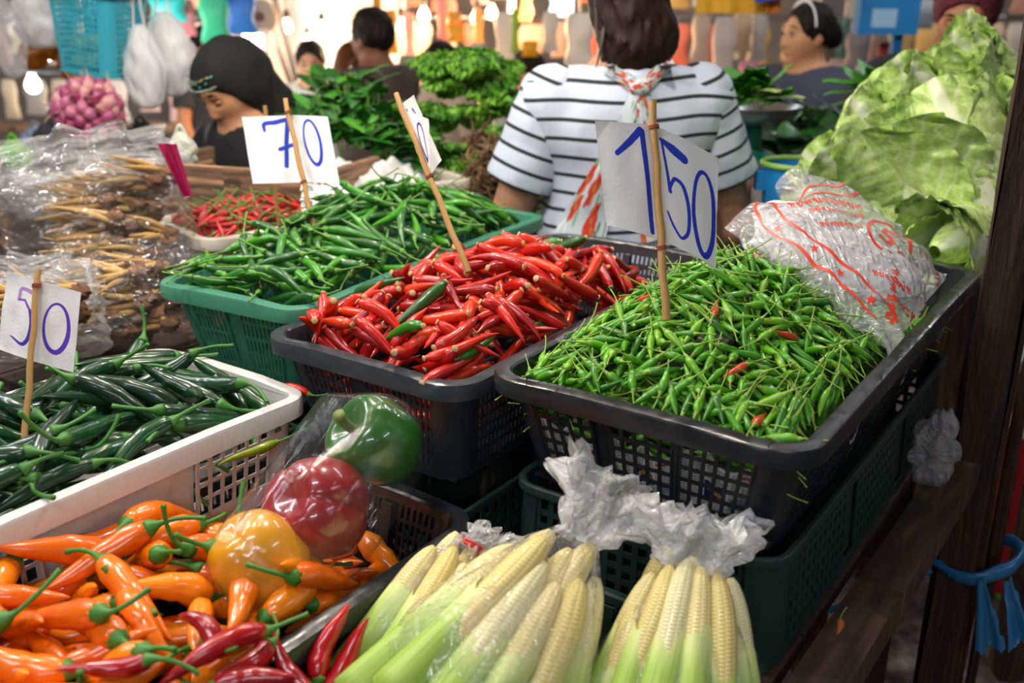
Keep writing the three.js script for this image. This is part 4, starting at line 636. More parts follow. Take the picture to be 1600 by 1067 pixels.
// joints are given for a figure of 1.65 m that faces +z, feet at the origin, its left hand at +x
function handGeo(wrist, dir, up, curl, mirror = 1) {
  const d = dir.clone().normalize(), s = d.clone().cross(up).normalize().multiplyScalar(mirror), n = s.clone().cross(d).normalize().multiplyScalar(mirror), f = [];
  const at = (x, y, z) => wrist.clone().addScaledVector(s, x).addScaledVector(d, y).addScaledVector(n, z);
  f.push(cap(at(-0.018, 0.0, 0), at(-0.026, 0.075, 0), 0.016, 0.013), cap(at(0.018, 0, 0), at(0.026, 0.072, 0), 0.016, 0.013), cap(at(0, 0, 0), at(0, 0.078, 0), 0.017, 0.014));
  const palm = f.slice(); const fingers = [];
  [[-0.031, 0.062, 0.0085], [-0.011, 0.07, 0.009], [0.01, 0.066, 0.0088], [0.029, 0.052, 0.0078]].forEach(([x, L, r]) => { let p = at(x, 0.076, 0), a = 0; for (let k = 0; k < 3; k++) { a += curl; const q = p.clone().addScaledVector(d, Math.cos(a) * L * 0.4).addScaledVector(n, -Math.sin(a) * L * 0.4); fingers.push(cap(p, q, r * (1 - k * 0.08), r * (1 - k * 0.08 - 0.1))); p = q; } });
  let p = at(-0.026, 0.02, -0.004), q = at(-0.05, 0.05, -0.014); fingers.push(cap(p, q, 0.012, 0.01), cap(q, at(-0.056, 0.078, -0.02), 0.0098, 0.0082));
  const F = (x, y, z) => { let m = 9; for (const g of palm) m = smin(m, g(x, y, z), 0.02); for (const g of fingers) m = smin(m, g(x, y, z), 0.006); return m; };
  const c = wrist.clone().addScaledVector(d, 0.07), e = 0.13;
  return isoMesh(F, V(c.x - e, c.y - e, c.z - e), V(c.x + e, c.y + e, c.z + e), 0.005);
}
function person(o) {
  const t = thing('person', o.label, 'person', o.pos, o.turn || 0);
  const k = (o.height || 1.6) / 1.65, wid = o.wide || 1; t.scale.setScalar(k);
  const J = { pelvis: V(0, 0.92, 0), waist: V(0, 1.06, 0.005), chest: V(0, 1.24, 0.0), neck: V(0, 1.39, -0.015), head: V(0, 1.535, 0.012) };
  const lean = o.lean || V(0, 0, 0); J.waist.addScaledVector(lean, 0.2); J.chest.addScaledVector(lean, 0.6); J.neck.add(lean); J.head.addScaledVector(lean, 1.25);
  const hq = EUL(o.nod || 0, o.look || 0, o.tilt || 0), hp = (x, y, z) => V(x, y, z).applyQuaternion(hq).add(J.head), hinv = hq.clone().invert();
  const sh = [-1, 1].map(s => J.neck.clone().add(V(s * 0.165 * wid, -0.05, 0.0)));
  const el = [o.elbowR || V(-0.23 * wid, 1.06, 0.02), o.elbowL || V(0.23 * wid, 1.06, 0.02)], wr = [o.wristR || V(-0.2 * wid, 0.86, 0.14), o.wristL || V(0.2 * wid, 0.86, 0.14)];
  const toHead = fn => { const v = V(); return (x, y, z) => { v.set(x, y, z).sub(J.head).applyQuaternion(hinv); return fn(v.x, v.y, v.z); }; };
  const skull = ell(V(0, 0.022, -0.008), 0.076, 0.094, 0.093), jaw = ell(V(0, -0.05, 0.024), 0.056, 0.062, 0.062), cheeks = ell(V(0, -0.015, 0.034), 0.062, 0.052, 0.055);
  const nose = cap(V(0, 0.012, 0.083), V(0, -0.03, 0.1), 0.008, 0.0125), nos2 = ell(V(0, -0.034, 0.092), 0.018, 0.009, 0.012), lip = ell(V(0, -0.06, 0.08), 0.022, 0.009, 0.01), chin = ell(V(0, -0.092, 0.068), 0.02, 0.018, 0.018), brow = cap(V(-0.034, 0.03, 0.076), V(0.034, 0.03, 0.076), 0.012, 0.012);
  const eyeL = ell(V(-0.032, 0.008, 0.092), 0.019, 0.012, 0.014), eyeR = ell(V(0.032, 0.008, 0.092), 0.019, 0.012, 0.014), earL = ell(V(-0.077, -0.005, -0.008), 0.009, 0.03, 0.018), earR = ell(V(0.077, -0.005, -0.008), 0.009, 0.03, 0.018);
  const headF = toHead((x, y, z) => { let d = smin(skull(x, y, z), jaw(x, y, z), 0.045); d = smin(d, cheeks(x, y, z), 0.03); d = smin(d, brow(x, y, z), 0.02); d = smax(d, -eyeL(x, y, z), 0.012); d = smax(d, -eyeR(x, y, z), 0.012); d = smin(d, nose(x, y, z), 0.012); d = smin(d, nos2(x, y, z), 0.008); d = smin(d, lip(x, y, z), 0.008); d = smin(d, chin(x, y, z), 0.015); d = smin(d, earL(x, y, z), 0.006); return smin(d, earR(x, y, z), 0.006); });
  const neckF = cap(J.neck.clone().add(V(0, -0.03, 0)), hp(0, -0.05, -0.02), 0.056, 0.052);
  // trunk
  const flat = (f, c, s) => (x, y, z) => f(x, y, c.z + (z - c.z) * s);
  const trunk = [flat(cap(V(-0.07 * wid, J.pelvis.y, 0), V(0.07 * wid, J.pelvis.y, 0), 0.125 * wid, 0.125 * wid), J.pelvis, 1.15), flat(cap(J.waist.clone().add(V(-0.05 * wid, 0, 0)), J.waist.clone().add(V(0.05 * wid, 0, 0)), 0.112 * wid, 0.112 * wid), J.waist, 1.2), flat(cap(J.chest.clone().add(V(-0.075 * wid, 0, 0)), J.chest.clone().add(V(0.075 * wid, 0, 0)), 0.108 * wid, 0.108 * wid), J.chest, 1.12), cap(sh[0], sh[1], 0.062, 0.062), cap(J.chest, J.neck, 0.1, 0.07)];
  const trunkF = (x, y, z) => { let d = 9; for (const f of trunk) d = smin(d, f(x, y, z), 0.09); return d; };
  const arms = [0, 1].map(i => [cap(sh[i], el[i], 0.053 * (o.arm || 1), 0.041 * (o.arm || 1)), cap(el[i], wr[i], 0.04 * (o.arm || 1), 0.027)]);
  const legs = [-1, 1].flatMap(s => [cap(V(s * 0.09, 0.86, 0), V(s * 0.1, 0.47, 0.015), 0.085, 0.055), cap(V(s * 0.1, 0.47, 0.015), V(s * 0.1, 0.08, -0.015), 0.055, 0.038), cap(V(s * 0.1, 0.035, -0.03), V(s * 0.11, 0.025, 0.14), 0.035, 0.026)]);
  const bodyF = (x, y, z) => { let d = y > 1.2 ? smin(headF(x, y, z), neckF(x, y, z), 0.03) : 9; d = smin(d, trunkF(x, y, z), 0.04); for (const a of arms) { d = smin(d, smin(a[0](x, y, z), a[1](x, y, z), 0.02), 0.03); } if (y < 1.02) for (const f of legs) d = smin(d, f(x, y, z), 0.03); return d; };
  const ys = [0, J.head.y + 0.14], xs = Math.max(0.3 * wid, ...el.map(p => Math.abs(p.x) + 0.08), ...wr.map(p => Math.abs(p.x) + 0.08)), z0 = Math.min(-0.2, J.head.z - 0.14, ...el.map(p => p.z - 0.08)), z1 = Math.max(0.22, J.head.z + 0.15, ...wr.map(p => p.z + 0.07), ...el.map(p => p.z + 0.08));
  const lowG = isoMesh((x, y, z) => Math.max(bodyF(x, y, z), y - (J.neck.y + 0.01)), V(-xs, -0.03, z0), V(xs, J.neck.y + 0.05, z1), 0.014);
  const hr = 0.17, topG = isoMesh((x, y, z) => Math.max(bodyF(x, y, z), (J.neck.y - 0.012) - y), V(J.head.x - hr, J.neck.y - 0.03, J.head.z - hr), V(J.head.x + hr, J.head.y + hr, J.head.z + hr), o.fine || 0.006);
  const geos = [lowG, topG]; [0, 1].forEach(i => { geos.push(handGeo(wr[i], (o.handDir || [])[i] || wr[i].clone().sub(el[i]), (o.handUp || [])[i] || V(0, 0, 1), 0.35, i ? 1 : -1)); });
  const body = part('body', mergeGeometries(geos), skin(o.skin || 0xb07a58), t);
  // clothes over the trunk and upper arms
  const cut = o.sleeve ?? 0.62, neckHole = ell(J.neck.clone().add(V(0, 0.03, 0.02)), 0.078, 0.06, 0.085);
  const shirtF = (x, y, z) => smax(smax(smax(trunkF(x, y, z) - 0.016 - 0.005 * noise3(x * 9, y * 7, z * 9), (o.hem || 0.84) - y, 0.01), y - (J.neck.y + 0.035), 0.01), -neckHole(x, y, z), 0.01);
  const sg = isoMesh(shirtF, V(-0.34 * wid, (o.hem || 0.84) - 0.03, -0.24), V(0.34 * wid, 1.47, 0.3), 0.011);
  const uvOf = (g, fn) => { const p = g.attributes.position, uv = g.attributes.uv; for (let i = 0; i < p.count; i++) { const q = fn(p.getX(i), p.getY(i), p.getZ(i)); uv.setXY(i, q[0], q[1]); } };
  uvOf(sg, (x, y, z) => [x * 2, y + 0.006 * Math.sin(x * 14 + 1) + 0.18 * Math.max(0, Math.abs(x) - 0.12) * Math.max(0, Math.abs(x) - 0.12) * 4]);
  const shirt = part(o.top || 'shirt', sg, o.shirt, t);
  [0, 1].forEach(i => {
    const a = sh[i], b = sh[i].clone().lerp(el[i], Math.min(1, cut)), n = b.clone().sub(a).normalize(), b2 = cut > 1 ? el[i].clone().lerp(wr[i], cut - 1) : null;
    const up = cap(a.clone().addScaledVector(n, -0.01), b, 0.071 * (o.arm || 1), (0.066 + (cut < 1 ? 0.01 : -0.01)) * (o.arm || 1)), lo2 = b2 ? cap(el[i], b2, 0.055, 0.044) : null, en = b2 ? b2.clone().sub(el[i]).normalize() : n, e = b2 || b;
    const f = (x, y, z) => { let d = up(x, y, z); if (lo2) d = smin(d, lo2(x, y, z), 0.02); d += 0.004 * noise3(x * 14, y * 14, z * 14); const pl = (x - e.x) * en.x + (y - e.y) * en.y + (z - e.z) * en.z; return smax(d, pl, 0.006); };
    const lo = a.clone().min(b).min(e), hi = a.clone().max(b).max(e); const g = isoMesh(f, lo.subScalar(0.1), hi.addScalar(0.1), 0.01);
    uvOf(g, (x, y, z) => [0.5, (x - a.x) * n.x + (y - a.y) * n.y + (z - a.z) * n.z + 0.014]); part('sleeve', g, o.shirt, shirt);
  });
  const pf = (x, y, z) => { let d = 9; for (const f of legs) d = smin(d, f(x, y, z), 0.03); return smax(smin(d, flat(trunk[0], J.pelvis, 1)(x, y, z), 0.05) - 0.014, Math.max(0.09 - y, y - 0.95), 0.01); };
  part('trousers', isoMesh(pf, V(-0.28, 0.05, -0.2), V(0.28, 1.0, 0.22), 0.018), o.pants || mk(0x2a2c34, 0.8), t);
  // hair
  const H = o.hair;
  if (H) {
    const hairF = toHead((x, y, z) => {
      const wv = 0.004 * noise3(x * 40, y * 14, z * 40); let d = ell(V(0, 0.03, -0.014), 0.088, 0.1, 0.106)(x, y, z) + wv;
      const face = ell(V(0, -0.045, 0.1), 0.074, 0.125, 0.088)(x, y, z); d = smax(d, -face, 0.015);
      if (H.low) d = smin(d, smax(cap(V(0, 0, -0.05), V(0, -H.low, -0.055), 0.085, H.end || 0.06)(x, y, z) + wv * 2, -ell(V(0, -0.06, 0.07), 0.1, 0.16, 0.1)(x, y, z), 0.015), 0.02);
      else d = smax(d, -0.075 - y + (z > -0.02 ? 0.03 : 0), 0.02);
      for (const b of H.buns || []) d = smin(d, ell(V(b[0], b[1], b[2]), b[3], b[4] ?? b[3], b[3])(x, y, z) + wv, 0.02);
      return d;
    });
    const e = 0.17 + (H.low || 0) * 0.4; part('hair', isoMesh(hairF, J.head.clone().add(V(-e, -e - (H.low || 0), -e - 0.03)), J.head.clone().add(V(e, e, e)), 0.007), mk(H.color || 0x1c1512, 0.6, { specularIntensity: 0.4 }), t);
  }
  // eyes, brows and mouth
  if (!o.faceless) {
    const face = [];
    const add = (name, g, m) => { g.applyMatrix4(MAT4(J.head, hq)); part(name, g, m, body); };
    for (const s of [-1, 1]) {
      const e = new THREE.SphereGeometry(0.0125, 14, 10); e.scale(1.15, 0.62, 0.8); e.translate(s * 0.032, 0.008, 0.0775); add('eye', e, o.closed ? skin(o.skin || 0xb07a58) : EYEW);
      if (!o.closed) { const p = new THREE.SphereGeometry(0.0062, 12, 8); p.scale(1, 1, 0.5); p.translate(s * 0.032, 0.008, 0.0868); add('pupil', p, EYEB); }
      add('eyelid', tube(curve([V(s * 0.047, 0.007, 0.08), V(s * 0.032, 0.0155 - (o.closed ? 0.011 : 0), 0.0895), V(s * 0.017, 0.007, 0.083)], 8), 0.0016, 6), EYEB);
      add('eyebrow', tube(curve([V(s * 0.053, 0.031, 0.078), V(s * 0.034, 0.039, 0.089), V(s * 0.015, 0.033, 0.091)], 8), f => 0.0034 * Math.sin(Math.PI * clamp(f, 0.1, 0.95)) + 0.0006, 6, 0.5), EYEB);
    }
    const lp = new THREE.SphereGeometry(0.02, 18, 8); lp.scale(1.1, 0.36, 0.4); lp.translate(0, -0.0595, 0.0845); add('lips', lp, LIPS);
  }
  t.userData.label = o.label; return { t, J, bodyF, shirtF, hp, k, sh };
}
const EYEW = mk(0xd9d2c8, 0.3), EYEB = mk(0x16100d, 0.4), LIPS = mk(0xa8524a, 0.4);
const cloth = (c, o = {}) => mk(c, 0.85, { sheen: 0.3, bumpMap: grainTex, bumpScale: 0.0008, ...o });

// the seller in a striped shirt, seen from behind
{
  const stripes = noiseTexture(8, 512, (u, v) => { const f = (v * 8) % 1; return f < 0.19 ? [0.12, 0.15, 0.17] : [0.74, 0.78, 0.85]; }, true); stripes.wrapS = stripes.wrapT = THREE.RepeatWrapping; stripes.repeat.set(1, 1 / (8 * 0.041));
  const H = 1.63, s = person({ label: 'seller with her back turned, in a white striped t-shirt and floral apron', pos: V(0.262, 0, -2.24), turn: Math.PI + 0.12, height: H, wide: 1.06, arm: 1.12, skin: 0xb9876a, fine: 0.006,
    elbowR: V(-0.29, 1.04, 0.03), wristR: V(-0.24, 0.94, 0.26), elbowL: V(0.285, 1.04, 0.03), wristL: V(0.23, 0.94, 0.27), lean: V(0, 0, 0.03), nod: 0.25, look: -0.05, sleeve: 0.62, shirt: cloth(0xffffff, { map: stripes }), hair: { color: 0x24130d, low: 0.085, end: 0.07, buns: [[0, 0.1, -0.09, 0.05], [-0.05, -0.06, -0.06, 0.055, 0.07]] }, faceless: false });
  // loose strands at the nape
  const r = rng(4), hairM = mk(0x24130d, 0.45);
  for (let i = 0; i < 26; i++) { const x = -0.07 + 0.14 * r(), a = s.hp(x, -0.05, -0.085 + 0.02 * r()), L = 0.06 + 0.09 * r() * (x < 0 ? 1.3 : 0.7), w = (r() - 0.5) * 0.05; part('strand', tube(curve([a, a.clone().add(V(w * 0.5, -L * 0.5, -0.018)), a.clone().add(V(w, -L, -0.004))], 8), f => 0.0042 * (1 - f) + 0.0004, 5), hairM, s.t); }
  // floral apron straps lie on the back of the shirt
  const flo = canvasTexture(512, 512, (x, w, h) => { x.fillStyle = '#b9c6cf'; x.fillRect(0, 0, w, h); const q = rng(12);
    for (let i = 0; i < 60; i++) { x.fillStyle = ['#5f7d5a', '#3f6248', '#8aa58c', '#d5dde0'][i % 4]; x.beginPath(); x.ellipse(q() * w, q() * h, 12 + 22 * q(), 6 + 9 * q(), q() * 3, 0, 7); x.fill(); }
    for (let i = 0; i < 16; i++) { const cx = q() * w, cy = q() * h, R = 34 + 24 * q(); for (let p = 0; p < 6; p++) { x.fillStyle = ['#c43a22', '#d4512c', '#b32f1e'][p % 3]; x.beginPath(); x.ellipse(cx + Math.cos(p) * R * 0.5, cy + Math.sin(p) * R * 0.5, R * 0.55, R * 0.4, p, 0, 7); x.fill(); } x.fillStyle = '#7b8a3a'; x.beginPath(); x.arc(cx, cy, R * 0.2, 0, 7); x.fill(); } });
  const floM = cloth(0xffffff, { map: flo });
  const backZ = (x, y) => { let z = -0.3; for (let i = 0; i < 120; i++) { if (s.shirtF(x, y, z) < 0.004) return z; z += 0.004; } return -0.1; };
  const strap = (pts, w0, w1, name) => { const c = curve(pts.map(([x, y]) => V(x, y, 0)), 30); part(name, sheet((u, v) => { const i = v * 29.99, k = Math.floor(i), p = c[k].clone().lerp(c[k + 1], i - k), d = c[k + 1].clone().sub(c[k]).normalize(), w = lerp(w0, w1, v) * (u - 0.5), x = p.x - d.y * w, y = p.y + d.x * w; return V(x, y, backZ(x, y) - 0.004 - 0.004 * Math.sin(u * Math.PI)); }, 8, 30, 0.0016), floM, s.t); };
  // her own x runs to the viewer's left here
  strap([[0.07, 1.425], [0.035, 1.405], [0.0, 1.382]], 0.024, 0.032, 'strap'); strap([[-0.075, 1.432], [-0.04, 1.41], [-0.003, 1.382]], 0.024, 0.032, 'strap');
  strap([[0.0, 1.385], [0.025, 1.3], [0.065, 1.2], [0.11, 1.09], [0.16, 0.93]], 0.036, 0.12, 'apron_band'); strap([[0.0, 1.385], [-0.015, 1.29], [-0.035, 1.18], [-0.06, 1.05]], 0.034, 0.09, 'apron_band');
  const kn = new THREE.SphereGeometry(0.022, 16, 12); kn.scale(1.1, 0.8, 0.5); kn.translate(0, 1.383, backZ(0, 1.383) - 0.008); part('knot', kn, floM, s.t);
}
// girl in a black headscarf bending over her work
{
  const p = spot(352, 195, 2.7), s = person({ label: 'girl in a black beaded headscarf looking down', pos: V(p.x + 0.12, 0, p.z - 0.02), turn: -0.68, height: 1.46, skin: 0xc08a66, shirt: cloth(0x0d0f12), sleeve: 1.8, nod: 0.62, look: 0.0, tilt: 0.0, lean: V(0, -0.03, 0.1), closed: true, wristR: V(-0.16, 0.9, 0.3), wristL: V(0.16, 0.9, 0.3) });
  const q = EUL(0.62, 0, 0), inv = q.clone().invert(), v = V();
  const f = (x, y, z) => { v.set(x, y, z).sub(s.J.head).applyQuaternion(inv); let d = ell(V(0, 0.028, -0.02), 0.096, 0.11, 0.122)(v.x, v.y, v.z); d = smin(d, cap(V(0, -0.04, -0.06), V(0, -0.2, -0.06), 0.085, 0.105)(v.x, v.y, v.z), 0.06); const face = ell(V(0, -0.06, 0.1), 0.11, 0.115, 0.105)(v.x, v.y, v.z); d = smax(d, -face, 0.012); return d + 0.004 * noise3(x * 10, y * 10, z * 6) + 0.0025 * Math.sin(z * 70 + y * 30 + 3 * noise3(x * 5, y * 5, z * 5)); };
  const scarf = part('headscarf', isoMesh(f, s.J.head.clone().add(V(-0.3, -0.42, -0.36)), s.J.head.clone().add(V(0.3, 0.2, 0.2)), 0.01), cloth(0x080a0c), s.t);
  const beads = [new THREE.IcosahedronGeometry(0.0028, 1)], gold = [[], []]; const r = rng(31);
  for (let i = 0; i < 70; i++) { const a = -0.9 + 1.8 * i / 70, yy = 0.062 + (i % 3 ? 0 : 0.012 + 0.03 * r()), d = V(Math.sin(a) * 0.1, yy, 0.02 + Math.cos(a) * 0.075), c = V(0, 0.028, -0.02), n = d.sub(c).normalize(), pt = c.clone().add(V(n.x * 0.105, n.y * 0.12, n.z * 0.127)).applyQuaternion(q).add(s.J.head); const g = beads[0].clone(); g.translate(pt.x, pt.y, pt.z); gold[i % 2].push(g); }
  const b1 = part('beading', mergeGeometries(gold[0]), mk(0xc9a64a, 0.25, { metalness: 0.6 }), s.t), b2 = part('beading', mergeGeometries(gold[1]), mk(0x4fb8c0, 0.25, { metalness: 0.4 }), s.t); b1.userData.kind = b2.userData.kind = 'stuff';
}
const stand = (x, y, d) => { const p = spot(x, y, d); return V(p.x, 0, p.z); };
const headTop = (y, d) => spot(800, y, d).y; // how high that figure reaches
person({ label: 'short-haired man in a dark shirt behind the headscarf', pos: stand(322, 80, 5.2), turn: 0.9, height: headTop(48, 5.2) + 0.02, skin: 0xa86f4c, shirt: cloth(0x23262e), hair: { color: 0x15110f }, fine: 0.009 });
person({ label: 'woman in a white blouse with hair pulled back, facing the stall', pos: stand(486, 105, 4.6), turn: 0.1, height: headTop(66, 4.6), skin: 0xd3a07c, shirt: cloth(0xd8d8d6), nod: 0.2, hair: { color: 0x1d1613, buns: [[0, 0.06, -0.1, 0.035]] }, fine: 0.008 });
person({ label: 'dark-haired man in a brown shirt holding his hand to his face', pos: stand(585, 80, 3.9), turn: -2.2, height: headTop(18, 3.9), skin: 0x7d4f38, shirt: cloth(0x4a3d35), look: 0.0, elbowL: V(0.2, 1.12, 0.2), wristL: V(0.07, 1.4, 0.16), handDir: [null, V(-0.35, 0.9, -0.1)], handUp: [null, V(0, 0, 1)], elbowR: V(-0.2, 1.1, 0.18), wristR: V(-0.06, 1.42, 0.17), hair: { color: 0x17110f, buns: [[0, 0.09, 0.0, 0.07, 0.045]] }, fine: 0.008 });
person({ label: 'woman with long dark hair seen from behind, beyond the lettuce', pos: stand(690, 110, 4.4), turn: 2.5, height: headTop(66, 4.4), skin: 0xc08a62, shirt: cloth(0xb9a696), hair: { color: 0x1d1411, low: 0.14, end: 0.06 }, fine: 0.009 });
person({ label: 'customer in a dark cap bending beside the yellow cloth', pos: stand(822, 105, 4.8), turn: 0.6, height: headTop(78, 4.8), skin: 0xb57b55, shirt: cloth(0xb6c4c6), nod: 0.5, hair: { color: 0x1a1412, buns: [[0, 0.06, 0.02, 0.09, 0.06]] }, fine: 0.01 });
{
  const s = person({ label: 'woman in a slate blue t-shirt with a white hairband', pos: stand(1258, 100, 3.55), turn: -0.75, height: headTop(8, 3.55), skin: 0xc8916c, wide: 1.12, shirt: cloth(0x3d4356), look: -0.5, elbowL: V(0.34, 1.12, 0.05), wristL: V(0.36, 0.92, 0.24), elbowR: V(-0.26, 1.03, 0.05), hair: { color: 0x16120f, buns: [[0, 0.0, -0.12, 0.04, 0.05]] }, fine: 0.007 });
  const q = EUL(0, -0.5, 0), pts = []; for (let i = 0; i <= 20; i++) { const a = -1.5 + 3 * i / 20; pts.push(V(Math.sin(a) * 0.089, 0.03 + Math.cos(a) * 0.102, 0.022).applyQuaternion(q).add(s.J.head)); }
  part('hairband', tube(pts, 0.008, 8, 0.5), mk(0xe8eaf0, 0.4), s.t);
  const logo = new THREE.Shape(); logo.moveTo(-0.03, -0.02); logo.quadraticCurveTo(-0.01, 0.0, 0.0, 0.035); logo.quadraticCurveTo(0.012, 0.01, 0.03, 0.02); logo.quadraticCurveTo(0.02, -0.01, 0.035, -0.02); logo.lineTo(-0.03, -0.02);
  const lg = new THREE.ExtrudeGeometry(logo, { depth: 0.001, bevelEnabled: false }); let z = 0.3; while (s.shirtF(-0.03, 1.2, z) > 0.003 && z > 0) z -= 0.003; lg.translate(-0.03, 1.2, z + 0.003); part('emblem', lg, mk(0xe6e6ea, 0.7), s.t);
}
{
  const s = person({ label: 'older woman in black with a maroon headcloth behind the cabbages', pos: stand(1510, 30, 2.75), turn: -0.5, height: headTop(-45, 2.75), skin: 0xa8714f, wide: 1.2, shirt: cloth(0x0f1013), sleeve: 1.7, nod: 0.45, closed: true, elbowR: V(-0.36, 1.12, 0.14), wristR: V(-0.42, 0.96, 0.32), wristL: V(0.2, 0.95, 0.3) });
  const q = EUL(0.45, 0, 0), inv = q.clone().invert(), v = V(); part('headcloth', isoMesh((x, y, z) => { v.set(x, y, z).sub(s.J.head).applyQuaternion(inv); return smax(ell(V(0, 0.03, -0.014), 0.093, 0.106, 0.112)(v.x, v.y, v.z), -ell(V(0, -0.04, 0.1), 0.078, 0.115, 0.085)(v.x, v.y, v.z), 0.01) + 0.003 * noise3(x * 30, y * 30, z * 30); }, s.J.head.clone().addScalar(-0.17), s.J.head.clone().addScalar(0.17), 0.008), cloth(0x5a1c2a), s.t);
}

// ---------------------------------------------------------------- tables behind the stall
function sideTable(label, x0, x1, z0, z1, y, m = M.wood) {
  const t = thing('side_table', label, 'table', V(0, 0, 0)), n = Math.round((z1 - z0) / 0.14);
  for (let i = 0; i < n; i++) part('board', boxGeo(x0, x1, y - 0.025, y, lerp(z0, z1, i / n) + 0.003, lerp(z0, z1, (i + 1) / n) - 0.003), m, t);
  for (const x of [x0 + 0.05, x1 - 0.05]) for (const z of [z0 + 0.05, z1 - 0.05]) part('leg', boxGeo(x - 0.03, x + 0.03, 0, y - 0.025, z - 0.03, z + 0.03), m, t);
}
sideTable('wooden table under the lettuce and herb bunches', -0.54, -0.0, -3.2, -2.5, 0.97);
sideTable('wooden table under the heap of cabbages', 0.66, 1.25, -2.55, -1.9, 1.0);
sideTable('low wooden table carrying the scale and bucket', 0.4, 1.0, -3.2, -2.68, 0.94);
{ const t = thing('wooden_box', 'pale worn wooden box side before the girl in the headscarf', 'box', spot(360, 292, 2.22), -0.35); const g = new GB(); g.box(-0.24, 0.24, -0.3, 0.045, -0.01, 0.01); part('front_board', g.geo(), M.woodPale, t); for (const s of [-1, 1]) part('side_board', boxGeo(s * 0.24 - 0.01, s * 0.24 + 0.01, -0.3, 0.045, -0.26, -0.01), M.woodPale, t); part('bottom_board', boxGeo(-0.24, 0.24, -0.32, -0.3, -0.26, 0.01), M.woodPale, t); }
for (const [label, a, b, w, l, h] of [['brown wooden crate carrying the bags of fingerroot', -1.72, 1.0, 0.5, 0.5, 0.145], ['wooden crate under the small white basket', -1.78, 1.52, 0.42, 0.5, 0.18]]) {
  const t = thing('wooden_crate', label, 'crate', stall(a, b, 0.8), TURN);
  for (let i = 0; i < 4; i++) { const x = -w / 2 + w / 4 * i; part('top_board', boxGeo(x + 0.003, x + w / 4 - 0.003, h - 0.015, h, -l / 2, l / 2), M.wood, t); }
  for (const s of [-1, 1]) { part('side_board', boxGeo(-w / 2, w / 2, 0, h - 0.015, s * l / 2 - 0.008, s * l / 2 + 0.008), M.wood, t); part('side_board', boxGeo(s * w / 2 - 0.008, s * w / 2 + 0.008, 0, h - 0.015, -l / 2, l / 2), M.wood, t); }
}

// ---------------------------------------------------------------- leaf vegetables
const napaTex = noiseTexture(256, 256, (u, v) => {
  const a = Math.abs(u - 0.5) * 2, rib = 1 - sstep(0.06 + 0.34 * Math.pow(1 - v, 1.6), 0.16 + 0.5 * Math.pow(1 - v, 1.6), a);
  const vein = Math.pow(Math.abs(Math.sin((v * 9 - a * 4.2) * Math.PI + noise3(u * 5, v * 5, 1))), 14) * sstep(0.02, 0.2, a) * (1 - sstep(0.75, 1, a)); const w = clamp(rib + vein * 0.55, 0, 1), n = 0.1 * noise3(u * 8, v * 8, 3) + 0.06 * noise3(u * 30, v * 30, 6), e = sstep(0.3, 1, a) * 0.16 + sstep(0.6, 1, v) * 0.16;
  return [lerp(0.8 - e * 0.5 + n, 0.92, w), lerp(0.88 - e * 0.25 + n, 0.95, w), lerp(0.56 - e * 0.6 + n, 0.82, w)]; }, true);
const napaMat = mk(0xffffff, 0.5, { map: napaTex, transmission: 0.12, thickness: 0 });
function napaLeaf(L, R, span, flare, seed) {
  return sheet((u, v) => {
    const e = Math.abs(u - 0.5) * 2, phi = (u - 0.5) * span * (0.55 + 0.6 * Math.sin(Math.PI * Math.min(0.92, v * 0.85 + 0.12))), rad = R * (0.4 + 0.75 * Math.sin(Math.PI * Math.min(1, v * 0.62 + 0.1))) + flare * Math.pow(v, 3) * R;
    const ruf = 0.011 * sstep(0.45, 1, Math.max(e, v * v)) * noise3(u * 7 + seed, v * 9, seed) + 0.003 * noise3(u * 16, v * 18, seed + 3) * sstep(0.1, 0.6, e) + 0.0012 * Math.cos(v * 60 - e * 20) * sstep(0.15, 0.4, e);
    const y = L * v - 0.08 * L * e * e * sstep(0.6, 1, v) - flare * 0.12 * L * v * v;
    return V(Math.sin(phi) * (rad + ruf), y, Math.cos(phi) * (rad + ruf));
  }, 22, 26, 0.0012);
}
const napaLeaves = [0, 1, 2, 3, 4].map(i => napaLeaf(0.33, 0.084, 2.5, [0.1, 0.5, 1.0, 0.25, 0.75][i], i * 7 + 1));
const heads = [
  ['napa cabbage at the very top of the heap, leaf spread by the post', [1625, 200, 2.03], [1515, 128, 1.99], 0.9], ['napa cabbage below the topmost, its ribbed leaf turned outward', [1535, 270, 1.98], [1415, 190, 1.95], 0.95],
  ['napa cabbage at the edge of the heap next to the dark leaves', [1470, 330, 1.97], [1345, 255, 1.98], 0.95], ['napa cabbage lying against the timber post', [1610, 275, 2.0], [1500, 180, 2.0], 0.95],
  ['napa cabbage with its white stem end showing in the middle', [1440, 330, 1.9], [1480, 215, 1.93], 0.8], ['napa cabbage with crinkled outer leaf low by the post', [1560, 385, 1.86], [1500, 245, 1.88], 1.05],
  ['napa cabbage at the bottom of the heap behind the printed bag', [1450, 395, 1.97], [1310, 310, 2.02], 0.95], ['napa cabbage with ragged leaves hanging over the basket corner', [1560, 350, 1.86], [1480, 385, 1.8], 0.7], ['napa cabbage behind the heap beside the seller in black', [1600, 270, 2.2], [1510, 190, 2.2], 0.85],
];
